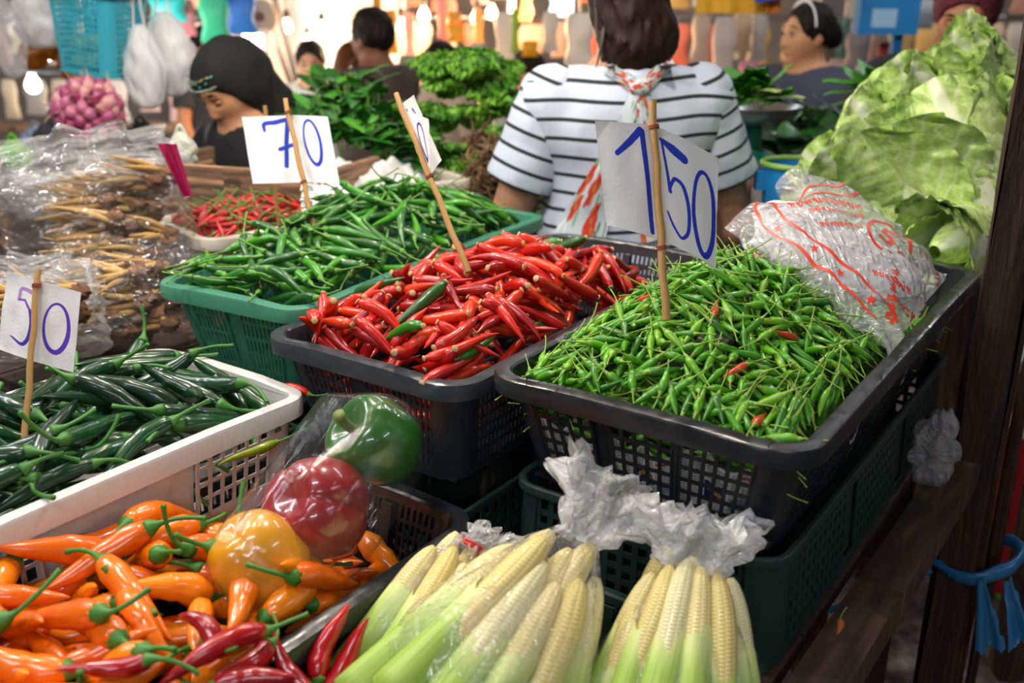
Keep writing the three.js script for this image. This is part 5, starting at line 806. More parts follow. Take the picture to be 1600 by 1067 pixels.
heads.forEach(([label, b, tp, s], i) => {
  const p = spot(...b), q = spot(...tp), t = thing('napa_cabbage', label, 'cabbage', p); t.quaternion.copy(quatTo(q.clone().sub(p))).multiply(new THREE.Quaternion().setFromAxisAngle(V(0, 1, 0), i * 1.3)); t.scale.setScalar(s);
  part('core', sheet((u, v) => { const a = u * 6.2832, r = 0.062 * Math.pow(Math.sin(Math.PI * clamp(v * 0.9 + 0.06, 0, 1)), 0.6); return V(Math.cos(a) * r, 0.01 + v * 0.25, Math.sin(a) * r); }, 20, 12), napaMat, t);
  for (let k = 0; k < 8; k++) { const m = part('leaf', napaLeaves[(k + i) % 5], napaMat, t); m.rotation.y = k * 2.4; const sc = 0.86 + 0.02 * k; m.scale.set(sc, 0.9 + 0.015 * k, sc); }
});
const frilly = (seed, L, W) => sheet((u, v) => { const e = (u - 0.5) * 2, w = W * Math.pow(Math.sin(Math.PI * Math.min(0.97, v * 0.78 + 0.16)), 0.7), k = sstep(0.3, 1, Math.max(Math.abs(e), v)); return V(e * w + 0.01 * k * noise3(u * 9, v * 9, seed), L * v * (1 - 0.25 * v) + 0.01 * k * noise3(u * 12, v * 8, seed + 2), 0.25 * L * v * v + 0.03 * k * noise3(u * 8, v * 9, seed + 4) - 0.02 * e * e); }, 16, 16);
const frills = [1, 2, 3, 4].map(i => frilly(i * 5, 0.15, 0.065));
const lettuceMats = [0x5fa01e, 0x4a8c1a, 0x79b52e].map(c => mk(c, 0.55, { transmission: 0.18, thickness: 0 }));
const rl = rng(5);
// each head: place of its root end, size
const lettuceLabel = 'frilly bright green lettuce head in the tall lettuce pile', lettuces = [[650, 175], [700, 130], [760, 130], [735, 100], [800, 160], [690, 185], [745, 180], [795, 215], [645, 225], [700, 240], [630, 260], [675, 285], [740, 270], [775, 115], [690, 105], [720, 300]];
lettuces.forEach(([x, y], i) => {
  const p = spot(x, y + 22, 2.62 + 0.12 * rl() - (y > 200 ? 0.08 : 0)), t = thing('lettuce', lettuceLabel, 'lettuce', p, rl() * 6, 'lettuce heads in the tall pile'); t.rotation.x = (rl() - 0.3) * 0.9;
  for (let k = 0; k < 13; k++) { const m = part('leaf', frills[k % 4], lettuceMats[(k + i) % 3], t); m.rotation.set(0.15 + 0.75 * (k / 13), k * 2.4, 0, 'YXZ'); m.scale.setScalar(0.55 + 0.35 * (k / 13)); }
});
const leafGeo = (L, W, c) => sheet((u, v) => { const e = (u - 0.5) * 2; return V(e * W * Math.pow(Math.sin(Math.PI * clamp(v, 0.02, 0.98)), 0.75), L * v, c * v * v * L + 0.18 * W * (1 - Math.abs(e)) * -1 + 0.06 * W * Math.sin(v * 12)); }, 6, 9);
const herbLeaves = [leafGeo(0.055, 0.019, 0.5), leafGeo(0.065, 0.022, 0.9), leafGeo(0.045, 0.018, 0.2)], herbMats = [0x2f7a1c, 0x276a1a, 0x469426, 0x1f5a18].map(c => mk(c, 0.5, { transmission: 0.15, thickness: 0 }));
const stemGeo = tube(curve([V(0, 0, 0), V(0.008, 0.07, 0), V(0, 0.14, 0.01)], 6), 0.0018, 5), stemMat = mk(0x5f8c35, 0.6);
function bunch(label, p, n, spread, group, mats, scale = 1, geos = herbLeaves, name = 'herb_bunch') {
  const t = thing(name, label, 'greens', p, 0, group);
  for (let k = 0; k < 5; k++) { const m = part('stem', stemGeo, stemMat, t); m.rotation.set((rl() - 0.5) * spread, rl() * 6, 0, 'YXZ'); m.scale.setScalar(scale); }
  for (let k = 0; k < n; k++) { const m = part('leaf', geos[k % geos.length], mats[Math.floor(rl() * mats.length)], t), a = rl() * 6.283, r = Math.sqrt(rl()) * 0.075 * scale, h = (0.05 + 0.11 * rl() * (1 - r / (0.11 * scale))) * scale; m.position.set(Math.cos(a) * r, h, Math.sin(a) * r); m.rotation.set(0.3 + 0.9 * rl(), a + (rl() - 0.5), 0, 'YXZ'); m.scale.setScalar(scale * (0.8 + 0.5 * rl())); }
}
for (const [x, y, d] of [[500, 205, 2.6], [540, 185, 2.65], [580, 200, 2.6], [535, 225, 2.5], [595, 235, 2.55], [490, 235, 2.55], [560, 165, 2.75], [515, 170, 2.72], [610, 255, 2.5]]) bunch('leafy dark green herb bunch beside the lettuce pile', spot(x, y + 30, d), 34, 0.6, 'herb bunches beside the lettuce', herbMats, 1.05);
const kale = [leafGeo(0.15, 0.05, 0.5), leafGeo(0.13, 0.055, 0.8), leafGeo(0.16, 0.045, 0.3)], kaleMats = [0x17401c, 0x1d4d20, 0x10331a, 0x2f6a28].map(c => mk(c, 0.4, { clearcoat: 0.3 }));
for (const [x, y, d] of [[1225, 225, 2.75], [1265, 230, 2.7], [1305, 225, 2.68], [1240, 195, 2.85], [1290, 195, 2.85], [1330, 200, 2.7]]) bunch('dark broad-leaved greens heaped beside the cabbages', spot(x, y + 45, d), 14, 1.0, 'dark greens beside the cabbages', kaleMats, 0.72, kale, 'leafy_greens');
for (const [x, y, d] of [[1150, 165, 2.5], [1185, 163, 2.48]]) bunch('green stems lying in the pan of the scale', spot(x, y + 22, d), 14, 1.2, 'greens in the scale pan', [herbMats[2], herbMats[0], mk(0xa8b878, 0.5)], 0.6, kale, 'leafy_greens');
bunch('single upright green leaf bunch by the hand in black sleeve', spot(1385, 190, 2.35), 10, 0.5, undefined, [mk(0x3f8a1e, 0.45), mk(0x2f7518, 0.45)], 0.7, kale, 'leafy_greens');
{ // root ends of the coriander bundle: a brown tangle beside the seller's arm
  const rr = rng(14), rm = [0x6b4f33, 0x7d6142, 0x57402a].map(c => mk(c, 0.85)), rg = [0, 1, 2].map(i => tube(curve([V(0, 0, 0), V(0.01 + 0.01 * i, -0.03, 0.006), V(-0.006, -0.06, 0.012 * i), V(0.004, -0.09, 0)], 8), f => 0.005 * (1 - f) + 0.0008, 6));
  for (const [x, y, d] of [[745, 225, 2.42], [770, 235, 2.4], [750, 265, 2.4], [775, 285, 2.38], [760, 300, 2.38], [785, 255, 2.4]]) { const t = thing('coriander_roots', 'brown soil-covered root bundle below the lettuce', 'roots', spot(x, y, d), 0, 'root bundles below the lettuce'); for (let k = 0; k < 26; k++) { const m = part('root', rg[k % 3], rm[k % 3], t); m.rotation.set(rr() * 6, rr() * 6, rr() * 6); m.scale.setScalar(0.5 + 0.4 * rr()); m.position.set((rr() - 0.5) * 0.04, (rr() - 0.5) * 0.04, (rr() - 0.5) * 0.03); } }
  for (const [x, y] of [[850, 305], [865, 320], [845, 335]]) { const t = thing('stem_bundle', 'bundle of pale green stems beside the seller', 'greens', spot(x, y, 2.42), 0, 'stem bundles beside the seller'); for (let k = 0; k < 12; k++) { const m = part('stem', stemGeo, k % 2 ? stemMat : lettuceMats[2], t); m.rotation.z = -1.2 + 0.3 * rr(); m.position.set((rr() - 0.5) * 0.03, (rr() - 0.5) * 0.04, (rr() - 0.5) * 0.04); } }
}
{ // crumpled sheet over the crate behind
  const c = B.back.at.clone().add(V(-0.03, 0.14, 0.02));
  single('white_sheet', sheet((u, v) => { const x = (u - 0.5) * 0.34, z = (v - 0.5) * 0.26; return c.clone().add(V(x, 0.016 + 0.03 * noise3(u * 3, v * 3, 2) + 0.014 * noise3(u * 9, v * 8, 5) - 0.13 * sstep(0.36, 0.5, Math.abs(u - 0.5)) - 0.05 * sstep(0.36, 0.5, Math.abs(v - 0.5)), z + 0.012 * noise3(u * 6, v * 5, 9))); }, 44, 34, 0.0008), mk(0xdedede, 0.6, { transmission: 0.2, thickness: 0 }), 'crumpled white plastic sheet over the crate behind the 70 card', 'plastic sheet');
  single('white_sheet', sheet((u, v) => { const p = spot(lerp(470, 545, u), lerp(285, 345, v), 2.02 - 0.12 * v); return p.add(V(0, 0.012 * noise3(u * 4, v * 4, 3), 0.02 * noise3(u * 5, v * 5, 7))); }, 24, 20, 0.0008), mk(0xe4e4e6, 0.6), 'white plastic flap hanging between the long green chillies and the crate', 'plastic sheet');
}

// ---------------------------------------------------------------- scale and bucket
{
  const p = spot(1176, 172, 2.46), t = thing('kitchen_scale', 'green dial scale with a steel pan behind the seller', 'scale', V(p.x, 0.94, p.z), -0.15), top = p.y - 0.94;
  part('pan', new THREE.LatheGeometry([[0.001, -0.03], [0.06, -0.028], [0.1, -0.012], [0.122, 0.012], [0.126, 0.012], [0.103, -0.016], [0.06, -0.033], [0.001, -0.035]].map(q => new THREE.Vector2(...q)), 40).translate(0, top, 0), M.steel, t);
  const body = new THREE.LatheGeometry([[0.001, 0], [0.105, 0], [0.11, 0.012], [0.1, 0.04], [0.094, 0.2], [0.06, 0.235], [0.03, 0.245], [0.028, top - 0.035], [0.001, top - 0.034]].map(q => new THREE.Vector2(...q)), 36); part('housing', body, M.greenEnamel, t);
  const dial = new THREE.CylinderGeometry(0.088, 0.088, 0.03, 40); dial.rotateX(Math.PI / 2); dial.translate(0, 0.125, 0.09); part('dial', dial, mk(0xd8d4cf, 0.4), t);
  part('dial_rim', new THREE.TorusGeometry(0.09, 0.006, 10, 44).translate(0, 0.125, 0.103), M.steel, t); part('pointer', boxGeo(-0.002, 0.002, 0.125, 0.195, 0.106, 0.108), mk(0xb01c14, 0.5), t);
  const q = spot(1240, 345, 2.3), b = thing('blue_bucket', 'blue plastic bucket with a pale green rim beside the scale', 'bucket', V(q.x, 0.94, q.z)), h = spot(1240, 250, 2.3).y - 0.94;
  part('pail', new THREE.LatheGeometry([[0.001, 0], [0.066, 0], [0.07, 0.006], [0.082, h], [0.079, h], [0.066, 0.01], [0.001, 0.008]].map(v => new THREE.Vector2(...v)), 40), M.blue, b);
  part('rim', new THREE.TorusGeometry(0.083, 0.007, 10, 44).rotateX(Math.PI / 2).translate(0, h, 0), mk(0x7fae4c, 0.45), b); part('grip', boxGeo(-0.1, -0.078, h - 0.06, h - 0.015, -0.018, 0.018), M.blue, b);
}

// ---------------------------------------------------------------- bags of fingerroot, pink ribbon
{
  const rr = rng(41), rootM = [0xb08a4c, 0x9c763e, 0xbf9c5c].map(c => mk(c, 0.7, { bumpMap: grainTex, bumpScale: 0.001 })), knobM = [0x6e4a30, 0x7d583a].map(c => mk(c, 0.8, { bumpMap: grainTex, bumpScale: 0.002 }));
  const fing = [0, 1, 2, 3].map(i => { const L = 0.075 + 0.014 * i; return tube(curve([V(0, 0, 0), V(-L * 0.4, 0.004 * (i - 1), 0.005), V(-L, -0.006 + 0.005 * i, 0.002)], 9), f => 0.0052 * Math.sin(Math.PI * clamp(0.22 + f * 0.74, 0, 0.965)) + 0.0006, 7); });
  const knob = [1, 2].map(s => sheet((u, v) => { const a = u * 6.2832, ph = v * Math.PI, k = 0.017 * (1 + 0.35 * noise3(Math.cos(a) * 2 + s, Math.sin(a) * 2, ph * 2)); return V(Math.cos(a) * Math.sin(ph) * k, Math.cos(ph) * k * 0.8, Math.sin(a) * Math.sin(ph) * k); }, 14, 10));
  const roots = (label, group, list) => list.forEach(([x, y, d, tilt]) => { const t = thing('fingerroot', label, 'root', spot(x, y, d), tilt, group); part('knob', knob[Math.floor(rr() * 2)], knobM[Math.floor(rr() * 2)], t); for (let k = 0; k < 6; k++) { const m = part('finger', fing[Math.floor(rr() * 4)], rootM[Math.floor(rr() * 3)], t); m.position.set(-0.006, (rr() - 0.5) * 0.022, (rr() - 0.5) * 0.02); m.rotation.set(rr() * 6, (rr() - 0.5) * 1.1, (rr() - 0.5) * 0.8, 'ZYX'); } });
  const fill = (x0, x1, y0, y1, d, n) => Array.from({ length: n }, (_, i) => [lerp(x0, x1, 0.15 + 0.85 * rr()), lerp(y0, y1, (i + 0.5) / n), d - 0.06 * rr(), -0.4 + 0.8 * rr()]);
  roots('yellow-brown fingerroot cluster in the upper clear bag', 'fingerroot in the upper bag', [...fill(135, 275, 268, 402, 1.93, 30), ...fill(140, 210, 290, 400, 1.9, 12)]);
  roots('yellow-brown fingerroot cluster in the lower clear bag', 'fingerroot in the lower bag', [...fill(165, 275, 412, 528, 1.78, 24), ...fill(160, 230, 420, 500, 1.76, 8)]);
  roots('brown root cluster in the bag behind the 50 card', 'roots in the bag behind the 50 card', fill(20, 130, 445, 520, 1.62, 9));
  const film = (label, o) => single('clear_bag', bagGeo(o), o.m || M.film, label, 'plastic bag');
  film('upper clear bag packed with fingerroot, its open top folded over', { base: spot(165, 432, 1.88), neck: spot(145, 262, 1.92), r: t => 0.168 * (0.9 + 0.12 * Math.sin(t * 3.1)) * (1 - 0.12 * sstep(0.75, 1, t)), seed: 21, flat: 0.72, wr: 0.07, nv: 60 });
  film('milky open collar of the upper fingerroot bag', { base: spot(150, 315, 1.88), neck: spot(135, 235, 1.92), r: t => 0.17 * (1 - 0.03 * Math.sin(t * 5)), seed: 25, flat: 0.45, wr: 0.09, nv: 40, m: M.filmMilky });
  film('lower clear bag of fingerroot beneath the upper one', { base: spot(200, 552, 1.74), neck: spot(200, 385, 1.76), r: t => 0.122 * (0.92 + 0.12 * Math.sin(t * 3.1)), seed: 31, flat: 0.85, wr: 0.06, nv: 50 });
  film('milky plastic bag of brown roots behind the 50 card', { base: spot(60, 560, 1.62), neck: spot(55, 412, 1.66), r: t => 0.115 * (1 - 0.2 * t), seed: 35, flat: 0.6, wr: 0.08, nv: 40, m: M.filmMilky });
  const pk = thing('pink_ribbon', 'bright pink plastic ribbon upright beside the fingerroot bag', 'ribbon', spot(290, 305, 1.86)); for (let i = 0; i < 3; i++) part('strip', sheet((u, v) => V((u - 0.5) * (0.012 + 0.018 * v) - 0.028 * v + i * 0.004, v * 0.098, 0.006 * Math.sin(u * 8 + i) + i * 0.003), 6, 8, 0.0005), mk([0xc0165c, 0xd42a72, 0xa81050][i], 0.4, { transmission: 0.2, thickness: 0 }), pk);
}

// ---------------------------------------------------------------- hanging things at the left
{
  const rail = thing('hanging_rail', 'steel rail from which bags and basket hang', 'rail', V(-1.6, 2.35, -2.9)); part('bar', tube([V(-1.6, 0, 0), V(0, 0, 0), V(1.2, 0, 0)], 0.012, 8), M.steel, rail); for (const x of [-1.5, 1.1]) part('hanger', tube([V(x, 0, 0), V(x, 0.8, 0), V(x, 1.65, 0)], 0.004, 5), M.steel, rail);
  const line = (t, p, to, m = M.white) => part('string', tube([V(0, 0, 0), p.clone().multiplyScalar(0.5), p], 0.002, 5), m, t);
  { const p = spot(158, 112, 3.0), bk = basket('hanging_basket', 'turquoise mesh plastic basket hanging over the shallots', { at: p.clone().add(V(0, -0.005, 0)), w: 0.24, l: 0.2, h: 0.26, lean: 0.022, mat: M.teal, turn: -0.35, panels: { 0: [[0, 1]], 2: [[0, 1]], 4: [[0, 1]], 6: [[0, 1]] }, px: 0.018, py: 0.018, bx: 0.006, by: 0.006, v0: 0.06, v1: 0.95 }); bk.t.rotation.z = -0.12;
    for (const s of [-1, 1]) part('string', tube([V(s * 0.11, 0.26, 0), V(s * 0.06, 0.5, 0), V(0, 2.3 - p.y, 0)], 0.0025, 5), M.white, bk.t);
    for (let i = 0; i < 6; i++) { const g = new THREE.SphereGeometry(0.034, 14, 10); g.scale(1, 0.8, 0.9); const m = single('pale_guava', g, mk(0xb9c873, 0.5), 'pale green fruit inside the turquoise hanging basket', 'fruit', 'fruit in the hanging basket'); m.position.copy(p).add(V(-0.05 + 0.05 * (i % 3), 0.035 + 0.05 * Math.floor(i / 3), 0.02 * (i % 2))); } }
  const sh = new THREE.LatheGeometry([[0.0005, -0.02], [0.009, -0.0185], [0.0155, -0.01], [0.0165, 0], [0.013, 0.011], [0.006, 0.019], [0.0025, 0.027], [0.0005, 0.031]].map(q => new THREE.Vector2(...q)), 14), tip = tube([V(0, 0.02, 0), V(0.002, 0.035, 0), V(0.006, 0.05, 0.002)], f => 0.0022 * (1 - f) + 0.0005, 5), sm = [0xa84c74, 0x94385f, 0xbd6a8a, 0xc98a8e].map(c => mk(c, 0.35, { clearcoat: 0.4 })), tm = mk(0xb59a78, 0.8), r = rng(61), c0 = spot(138, 172, 2.7);
  for (let i = 0; i < 85; i++) { const y = 1 - 2 * (i + 0.5) / 85, a = i * 2.39996, q = Math.sqrt(1 - y * y), t = thing('shallot', 'pink-skinned shallot in the round hanging bunch', 'shallot', c0.clone().add(V(Math.cos(a) * q * 0.082, y * 0.075, Math.sin(a) * q * 0.07)), 0, 'shallots in the hanging bunch'); t.rotation.set(r() * 6, r() * 6, r() * 6); t.scale.setScalar(0.85 + 0.4 * r()); part('bulb', sh, sm[Math.floor(r() * 4)], t); part('dry_neck', tip, tm, t); }
  const blob = (rx, ry, rz, s, k = 0.16) => sheet((u, v) => { const a = u * 6.2832, ph = v * Math.PI, w = 1 + k * noise3(Math.cos(a) * 1.6 + s, Math.sin(a) * 1.6, ph * 1.2) + k * 0.5 * noise3(Math.cos(a) * 5, Math.sin(a) * 5 + s, ph * 2); const tp = Math.pow(Math.sin(ph), 0.7) * (0.55 + 0.45 * sstep(0, 0.55, v)); return V(Math.cos(a) * tp * rx * w, Math.cos(ph) * ry, Math.sin(a) * tp * rz * w); }, 36, 26);
  const hang = (label, x, y, d, rx, ry, m, s) => { const p = spot(x, y, d), t = thing('hanging_bag', label, 'plastic bag', p); part('bag', blob(rx, ry, rx * 0.7, s), m, t); const up = 2.35 - p.y; for (const e of [-1, 1]) part('handle', tube(curve([V(e * rx * 0.3, ry * 0.9, 0), V(e * rx * 0.2, ry * 1.3, 0), V(0, up, 0)], 8), 0.004, 5), m, t); };
  hang('full white plastic bag hanging, with purple showing through', 225, 105, 2.95, 0.062, 0.125, M.filmWhite, 2); hang('large white plastic bag hanging behind the headscarf', 262, 85, 3.05, 0.08, 0.13, M.filmWhite, 5); hang('grey-white bag hanging beside the turquoise basket', 62, 25, 3.1, 0.085, 0.1, M.filmWhite, 8); hang('crumpled clear bag hanging at the end of the rail', 14, 60, 3.0, 0.05, 0.12, M.filmMilky, 11);
  const amber = mk(0xa8600e, 0.2, { transmission: 0.15, thickness: 0 });
  [[52, 82, 'amber bag of sauce hanging below the grey-white bag'], [85, 68, 'amber bag of sauce next to the turquoise basket'], [112, 98, 'amber bag of sauce under the turquoise basket'], [150, 104, 'amber bag of sauce behind the turquoise basket']].forEach(([x, y, l], i) => hang(l, x, y, 3.35, 0.05, 0.06, amber, 20 + i));
  const sk = mk(0x1d1b20, 0.7), pile = (label, x, y, d, rx, ry, m, s) => { const q = spot(x, y, d); if (d > 2.8) q.y = 1.03 + ry * 0.97; const t = thing('shop_bag', label, 'bag', q); part('bag', blob(rx, ry, rx * 0.8, s, 0.25), m, t); const g = tube(curve([V(-rx * 0.4, ry * 0.7, 0), V(0, ry * 1.3, 0), V(rx * 0.4, ry * 0.7, 0)], 8), 0.005, 6); part('handle', g, m, t); };
  pile('dark bag on the shelf by the shallots', 80, 165, 3.1, 0.07, 0.08, sk, 31); pile('lime green bag at the edge of the shelf', 5, 135, 3.0, 0.05, 0.05, mk(0x5fae20, 0.5), 32); pile('blue-grey bag on the shelf behind the collar of the fingerroot bag', 48, 160, 3.15, 0.06, 0.06, mk(0x6a7c94, 0.5), 33); pile('patterned pale packet on the ledge before the headscarf', 285, 235, 2.3, 0.035, 0.045, mk(0xb9bcae, 0.6), 34); pile('dark bag behind the shallots', 215, 160, 3.3, 0.07, 0.06, sk, 35);
  const s2 = thing('back_shelf', 'dark shelf behind the shallots', 'shelf', V(0, 0, 0)); part('board', boxGeo(-2.3, -0.95, 1.0, 1.03, -3.4, -2.85), M.woodDark, s2); for (const x of [-2.25, -1.0]) part('support', boxGeo(x - 0.03, x + 0.03, 0, 1.0, -3.3, -3.2), M.woodDark, s2);
}

// ---------------------------------------------------------------- the far stalls
{
  const r = rng(91), pill = sheet((u, v) => { const a = u * 6.2832, y = v * 2 - 1, w = 0.9 + 0.1 * Math.sin(v * 3 * Math.PI + 1); return V(Math.sign(Math.cos(a)) * Math.pow(Math.abs(Math.cos(a)), 0.6) * 0.5 * w * (v > 0.97 ? 0.9 : 1), y * 0.5, Math.sin(a) * 0.22 * Math.sin(Math.PI * clamp(v, 0.03, 0.97)) * w); }, 16, 10);
  const hook = tube([V(0, 0.48, 0), V(0, 0.56, 0), V(0, 0.66, 0)], 0.012, 5);
  const pal = [0xe4c9b0, 0xd9b49a, 0xe9dccd, 0xc79a86, 0xd8a8a8, 0xb9a694, 0xf0e2c8, 0xe8c27a, 0xc46a5a, 0xd7d3cf, 0xa88f86, 0xe0bfc0].map(c => mk(c, 0.5));
  const packet = (x, y, d, w, h, m, label, group, name = 'hanging_packet') => { const t = thing(name, label, 'packet', spot(x, y, d), (r() - 0.5) * 0.6, group); t.scale.set(w, h, w); part('pouch', pill, m, t); const up = (4 - t.position.y) / h; part('cord', tube([V(0, 0.48, 0), V(0, up / 2, 0), V(0, up, 0)], 0.012, 5), M.steel, t); return t; };
  // rails of the far stalls
  const far = thing('display_rack', 'steel display rack of the far stall', 'rack', V(0, 0, -6.4)); for (let i = 0; i < 4; i++) part('rail', tube([V(-4, 0.75 + i * 0.34, 0), V(0, 0.75 + i * 0.34, 0), V(4, 0.75 + i * 0.34, 0)], 0.012, 6), M.steel, far); for (const x of [-4, -2, 0, 2, 4]) part('upright', boxGeo(x - 0.02, x + 0.02, 0, 2.4, -0.03, 0.03), M.steel, far);
  for (let k = 0; k < 3; k++) for (let i = 0; i < 42; i++) { const x = -3.6 + i * 0.178 + (r() - 0.5) * 0.06, t = thing('hanging_packet', 'pastel food packet hanging on the far display rack', 'packet', V(x, 0.75 + (k + 1) * 0.34, -6.37), (r() - 0.5) * 0.5, 'packets on the far display rack'); const hh = 0.17 + 0.15 * r(); t.scale.set(0.1 + 0.09 * r(), hh, 0.12); t.position.y -= 0.64 * hh; part('pouch', pill, pal[Math.floor(r() * pal.length)], t); part('hook', hook, M.steel, t); }
  const P = (x, y, d, wpx, hpx, c, label, o) => packet(x, y, d, wpx * d / FOCAL, hpx * d / FOCAL, mk(c, 0.5, o), label);
  P(262, 10, 4.4, 60, 46, 0x28b8c0, 'cyan bag hanging above the far walkway'); P(335, 30, 4.4, 46, 70, 0x3fc89a, 'mint green bag hanging beside the round fan'); P(375, 22, 4.6, 50, 60, 0x2f6fc8, 'blue bag hanging behind the round fan'); P(292, 28, 4.5, 26, 54, 0xc87a86, 'pink packet hanging near the cyan bag');
  P(612, 50, 4.9, 18, 66, 0xe89a2c, 'orange streamer bag hanging by the first warm bulb'); P(590, 25, 4.9, 16, 60, 0xe0a040, 'amber strip hanging above the man in brown'); P(640, 60, 5.0, 18, 76, 0xe8a8a0, 'pink strip hanging below a warm bulb'); P(692, 32, 4.9, 18, 66, 0xe89a98, 'slanting pink strip hanging between warm bulbs'); P(710, 30, 4.8, 24, 22, 0xe8a02c, 'small orange packet hanging above its twin'); P(712, 52, 4.8, 28, 26, 0xf0a830, 'larger orange packet hanging over the lettuce'); P(748, 45, 4.9, 16, 60, 0xf0b060, 'golden streamer hanging over the lettuce');
  P(640, 118, 4.2, 34, 60, 0x8f9a80, 'sage green garment bag behind the man in brown'); P(805, 48, 4.6, 12, 66, 0x8fb428, 'lime strip hanging beside a white sack'); P(828, 76, 4.6, 26, 24, 0xe8a418, 'yellow cloth bundle above the customer in a cap'); P(790, 60, 4.8, 36, 76, 0xd8cec2, 'off-white sack hanging beside the lime strip'); P(860, 50, 4.7, 26, 60, 0xe2d6ca, 'cream cone-shaped sack hanging among the far sacks'); P(905, 62, 4.7, 46, 80, 0xece2d8, 'wide cream sack beside the seller'); P(845, 15, 4.7, 30, 40, 0x8f7d72, 'brown-grey sack hanging above the cream sacks'); P(745, 90, 4.6, 26, 44, 0xb0a8a0, 'grey sack behind the lettuce');
  P(1130, 90, 4.6, 40, 120, 0xe6d3c8, 'long pale pink cloth hanging right of the striped shirt'); P(1160, 50, 4.9, 34, 60, 0xc8b48e, 'straw coloured packet near the pale cloth'); P(1185, 60, 5.0, 30, 70, 0xcfc8bf, 'milky packet beside the woman in slate blue'); P(1170, 112, 4.8, 32, 34, 0xd08aa0, 'pink packet low beside the woman in slate blue'); P(1095, 60, 5.0, 30, 70, 0xd0b8a8, 'buff packet behind the seller');
  P(1340, 80, 4.8, 40, 60, 0x8a8288, 'grey packet below the blue box'); P(1382, 96, 4.4, 26, 56, 0xb83a28, 'red packet beside the black sleeve'); P(1318, 60, 5.0, 22, 60, 0x5f8f80, 'green-grey packet beside the column'); P(1440, 22, 4.6, 44, 44, 0xc6ccd6, 'silver-white plastic bundle beside the blue box'); P(1355, 118, 4.7, 44, 40, 0xb8a09a, 'dusky packet beside the black sleeve'); P(1310, 112, 4.9, 34, 40, 0xa89088, 'brown packet under the green-grey one');
  // banner, tarpaulin, panel, box, column, fan
  { const t = thing('yellow_banner', 'yellow awning valance with an orange end over the far stall', 'awning', spot(1152, 0, 3.9)); part('cloth', sheet((u, v) => V((u - 0.5) * 0.33, -0.05 + v * 0.16, 0.012 * Math.sin(u * 20)), 30, 4, 0.002), mk(0xe8b02a, 0.7), t); part('orange_end', sheet((u, v) => V(0.11 + u * 0.06, -0.045 + v * 0.05, 0.016 + 0.006 * Math.sin(u * 9)), 8, 4, 0.002), mk(0xd9780e, 0.7), t); for (const s of [-1, 1]) part('cord', tube([V(s * 0.15, 0.1, 0), V(s * 0.15, 1, 0), V(s * 0.15, 4 - t.position.y, 0)], 0.003, 5), M.white, t); }
  { const t = thing('blue_tarpaulin', 'blue tarpaulin edge above the woman in slate blue', 'tarpaulin', spot(1245, -8, 3.8)); part('cloth', sheet((u, v) => V((u - 0.5) * 0.32, -0.03 + v * 0.3 + 0.05 * u, -0.25 * v), 16, 6, 0.002), mk(0x1f3f9a, 0.6), t); for (const s of [-1, 1]) part('cord', tube([V(s * 0.13, 0.24 + 0.02 * s, -0.2), V(s * 0.13, 1, -0.2), V(s * 0.13, 4 - t.position.y, -0.2)], 0.003, 5), M.white, t); }
  { const p = spot(1384, 25, 4.2), t = thing('blue_box', 'bright blue plastic box with a pale label on the far shelf', 'box', p, -0.2); part('box', boxGeo(-0.12, 0.12, -0.075, 0.1, -0.1, 0.1), M.blue, t); part('label', boxGeo(-0.07, 0.03, -0.045, 0.03, 0.1, 0.102), mk(0x9fc8e8, 0.6), t); const st = thing('box_stand', 'thin blue stand under the blue box', 'stand', V(p.x + 0.06, 0, p.z)); part('pole', boxGeo(-0.02, 0.02, 0, p.y - 0.076, -0.02, 0.02), M.blue, st); part('foot', boxGeo(-0.15, 0.15, 0, 0.02, -0.12, 0.12), M.blue, st); }
  { const p = spot(1293, 60, 5.2); struct('column_1', boxGeo(p.x - 0.07, p.x + 0.07, 0, 4, p.z - 0.07, p.z + 0.07), mk(0x8d8a8c, 0.8), 'grey concrete column between the far stalls'); }
  { const p = spot(402, 70, 5.6); struct('column_2', boxGeo(p.x - 0.05, p.x + 0.05, 0, 4, p.z - 0.05, p.z + 0.05), mk(0x7d8a92, 0.6), 'blue-grey steel column behind the fan'); }
  { const p = spot(407, 26, 4.7), t = thing('round_fan', 'round beige fan with a brown hub among the hanging bags', 'fan', p); const q = V(0, 0, 1); part('guard', new THREE.CylinderGeometry(0.075, 0.075, 0.03, 40).rotateX(Math.PI / 2), mk(0xdcc6b0, 0.6), t); part('hub', new THREE.CylinderGeometry(0.022, 0.022, 0.045, 24).rotateX(Math.PI / 2), mk(0x8a5f48, 0.6), t); part('guard_ring', new THREE.TorusGeometry(0.076, 0.006, 8, 40), mk(0xc8b4a0, 0.5), t); part('bracket', tube([V(0, 0.07, 0), V(0, 1, 0), V(0, 4 - p.y, 0)], 0.006, 6), M.steel, t); }
  const cold = mk(0xe2e6ea, 0.7);
  { const p = spot(505, 60, 6.0), t = thing('hanging_sheet', 'large white sheet hung behind the woman in white', 'sheet', V(p.x, 0, p.z)); part('sheet', sheet((u, v) => V((u - 0.5) * 0.95, 0.6 + v * 1.4, 0.02 * Math.sin(u * 17)), 40, 6, 0.002), cold, t); part('rail', boxGeo(-0.5, 0.5, 2.0, 2.03, -0.02, 0.02), M.steel, t); for (const s of [-1, 1]) part('stand', boxGeo(s * 0.5 - 0.015, s * 0.5 + 0.015, 0, 2.03, -0.02, 0.02), M.steel, t); }
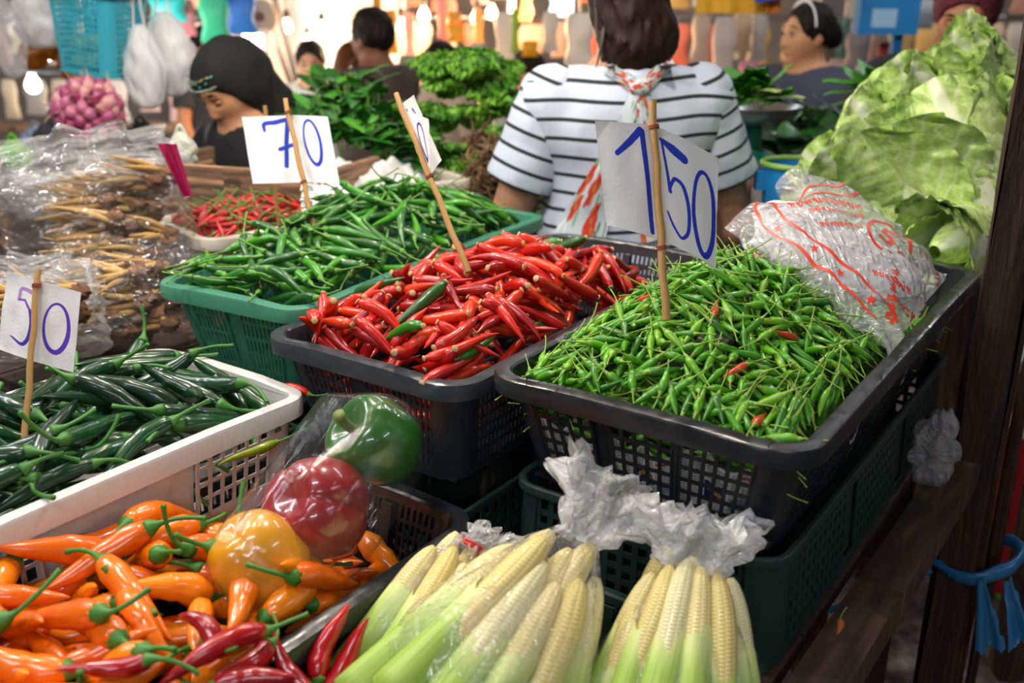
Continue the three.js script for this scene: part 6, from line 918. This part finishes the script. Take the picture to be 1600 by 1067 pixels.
  for (const [x0, y0, x1, y1, l] of [[424, 50, 446, 108, 'dark slanting pole in front of the white sheet'], [440, 40, 456, 100, 'second dark pole crossing the white sheet']]) { const a = spot(x0, y0, 5.5), b = spot(x1, y1, 5.5), d = b.clone().sub(a); const top = a.clone().addScaledVector(d, -1), bot = a.clone().addScaledVector(d, -a.y / d.y); const g = new GB(); g.bar(top, bot, 0.025, 0.025, V(0, 0, 1)); single('slanting_pole', g.geo(), M.woodDark, l, 'pole'); }
  { const p = spot(868, 8, 5.4), t = thing('light_box', 'glowing white light box sign behind the seller', 'lamp', p); part('lit_panel', boxGeo(-0.1, 0.1, -0.06, 0.1, 0, 0.03), glow(0xe9fbff, 2.2), t); part('casing', boxGeo(-0.105, 0.105, -0.065, 0.105, -0.05, -0.001), M.steel, t); part('hanger', tube([V(0, 0.1, -0.02), V(0, 1, -0.02), V(0, 4 - p.y, -0.02)], 0.005, 6), M.steel, t); const l = new THREE.RectAreaLight(0xe9fbff, 3, 0.2, 0.16); l.position.set(0, 0.02, 0.04); l.rotation.y = Math.PI; t.add(l); l.name = 'panel_light'; }
  // bare bulbs of the far stalls
  [[386, 42, 5.4, 0], [382, 62, 5.8, 0], [448, 34, 5.6, 1], [482, 58, 6.0, 0], [503, 38, 5.7, 0], [628, 34, 5.0, 1], [662, 16, 5.2, 1], [745, 20, 5.0, 1], [768, 12, 5.4, 1], [50, 122, 4.0, 0]].forEach(([x, y, d, warm], i) => pendant('market_bulb', spot(x, y, d), !!warm, [0, 5, 7, 8, 9].includes(i) ? LAMP.warm : 0, warm ? 'warm glowing bulb hanging in the far stall' : 'white glowing bulb hanging in the far stall', warm ? 'warm bulbs of the far stall' : 'white bulbs of the far stall'));
  // low counters far behind
  sideTable('pale counter of the far stall', -3.4, 3.4, -6.3, -5.98, 0.8, M.woodPale);
  // things at the right edge
  { const p = spot(1592, 640, 2.6), t = thing('red_cooler', 'red box with a white band beyond the timber post', 'box', V(p.x + 0.12, 0, p.z)); part('box', boxGeo(-0.16, 0.2, 0, p.y + 0.13, -0.2, 0.12), mk(0xa8141a, 0.5), t); part('band', boxGeo(-0.163, 0.203, p.y - 0.03, p.y + 0.01, -0.203, 0.123), mk(0xd8d4d0, 0.6), t); part('lid', boxGeo(-0.17, 0.21, p.y + 0.13, p.y + 0.16, -0.21, 0.13), mk(0xc8c4c0, 0.5), t); }
  { const rr = rng(6), t = thing('fallen_leaves', 'green leaf scraps lying on the wet floor', 'leaf litter', V(1.36, 0.003, -2.2)); t.userData.kind = 'stuff'; for (let i = 0; i < 16; i++) { const m = part('leaf_scrap', herbLeaves[i % 3], herbMats[i % 4], t); m.position.set((rr() - 0.5) * 0.3, 0.004, (rr() - 0.5) * 0.3); m.rotation.set(Math.PI / 2 - 0.15, 0, rr() * 6); } }
}
renderer.render(scene, camera);
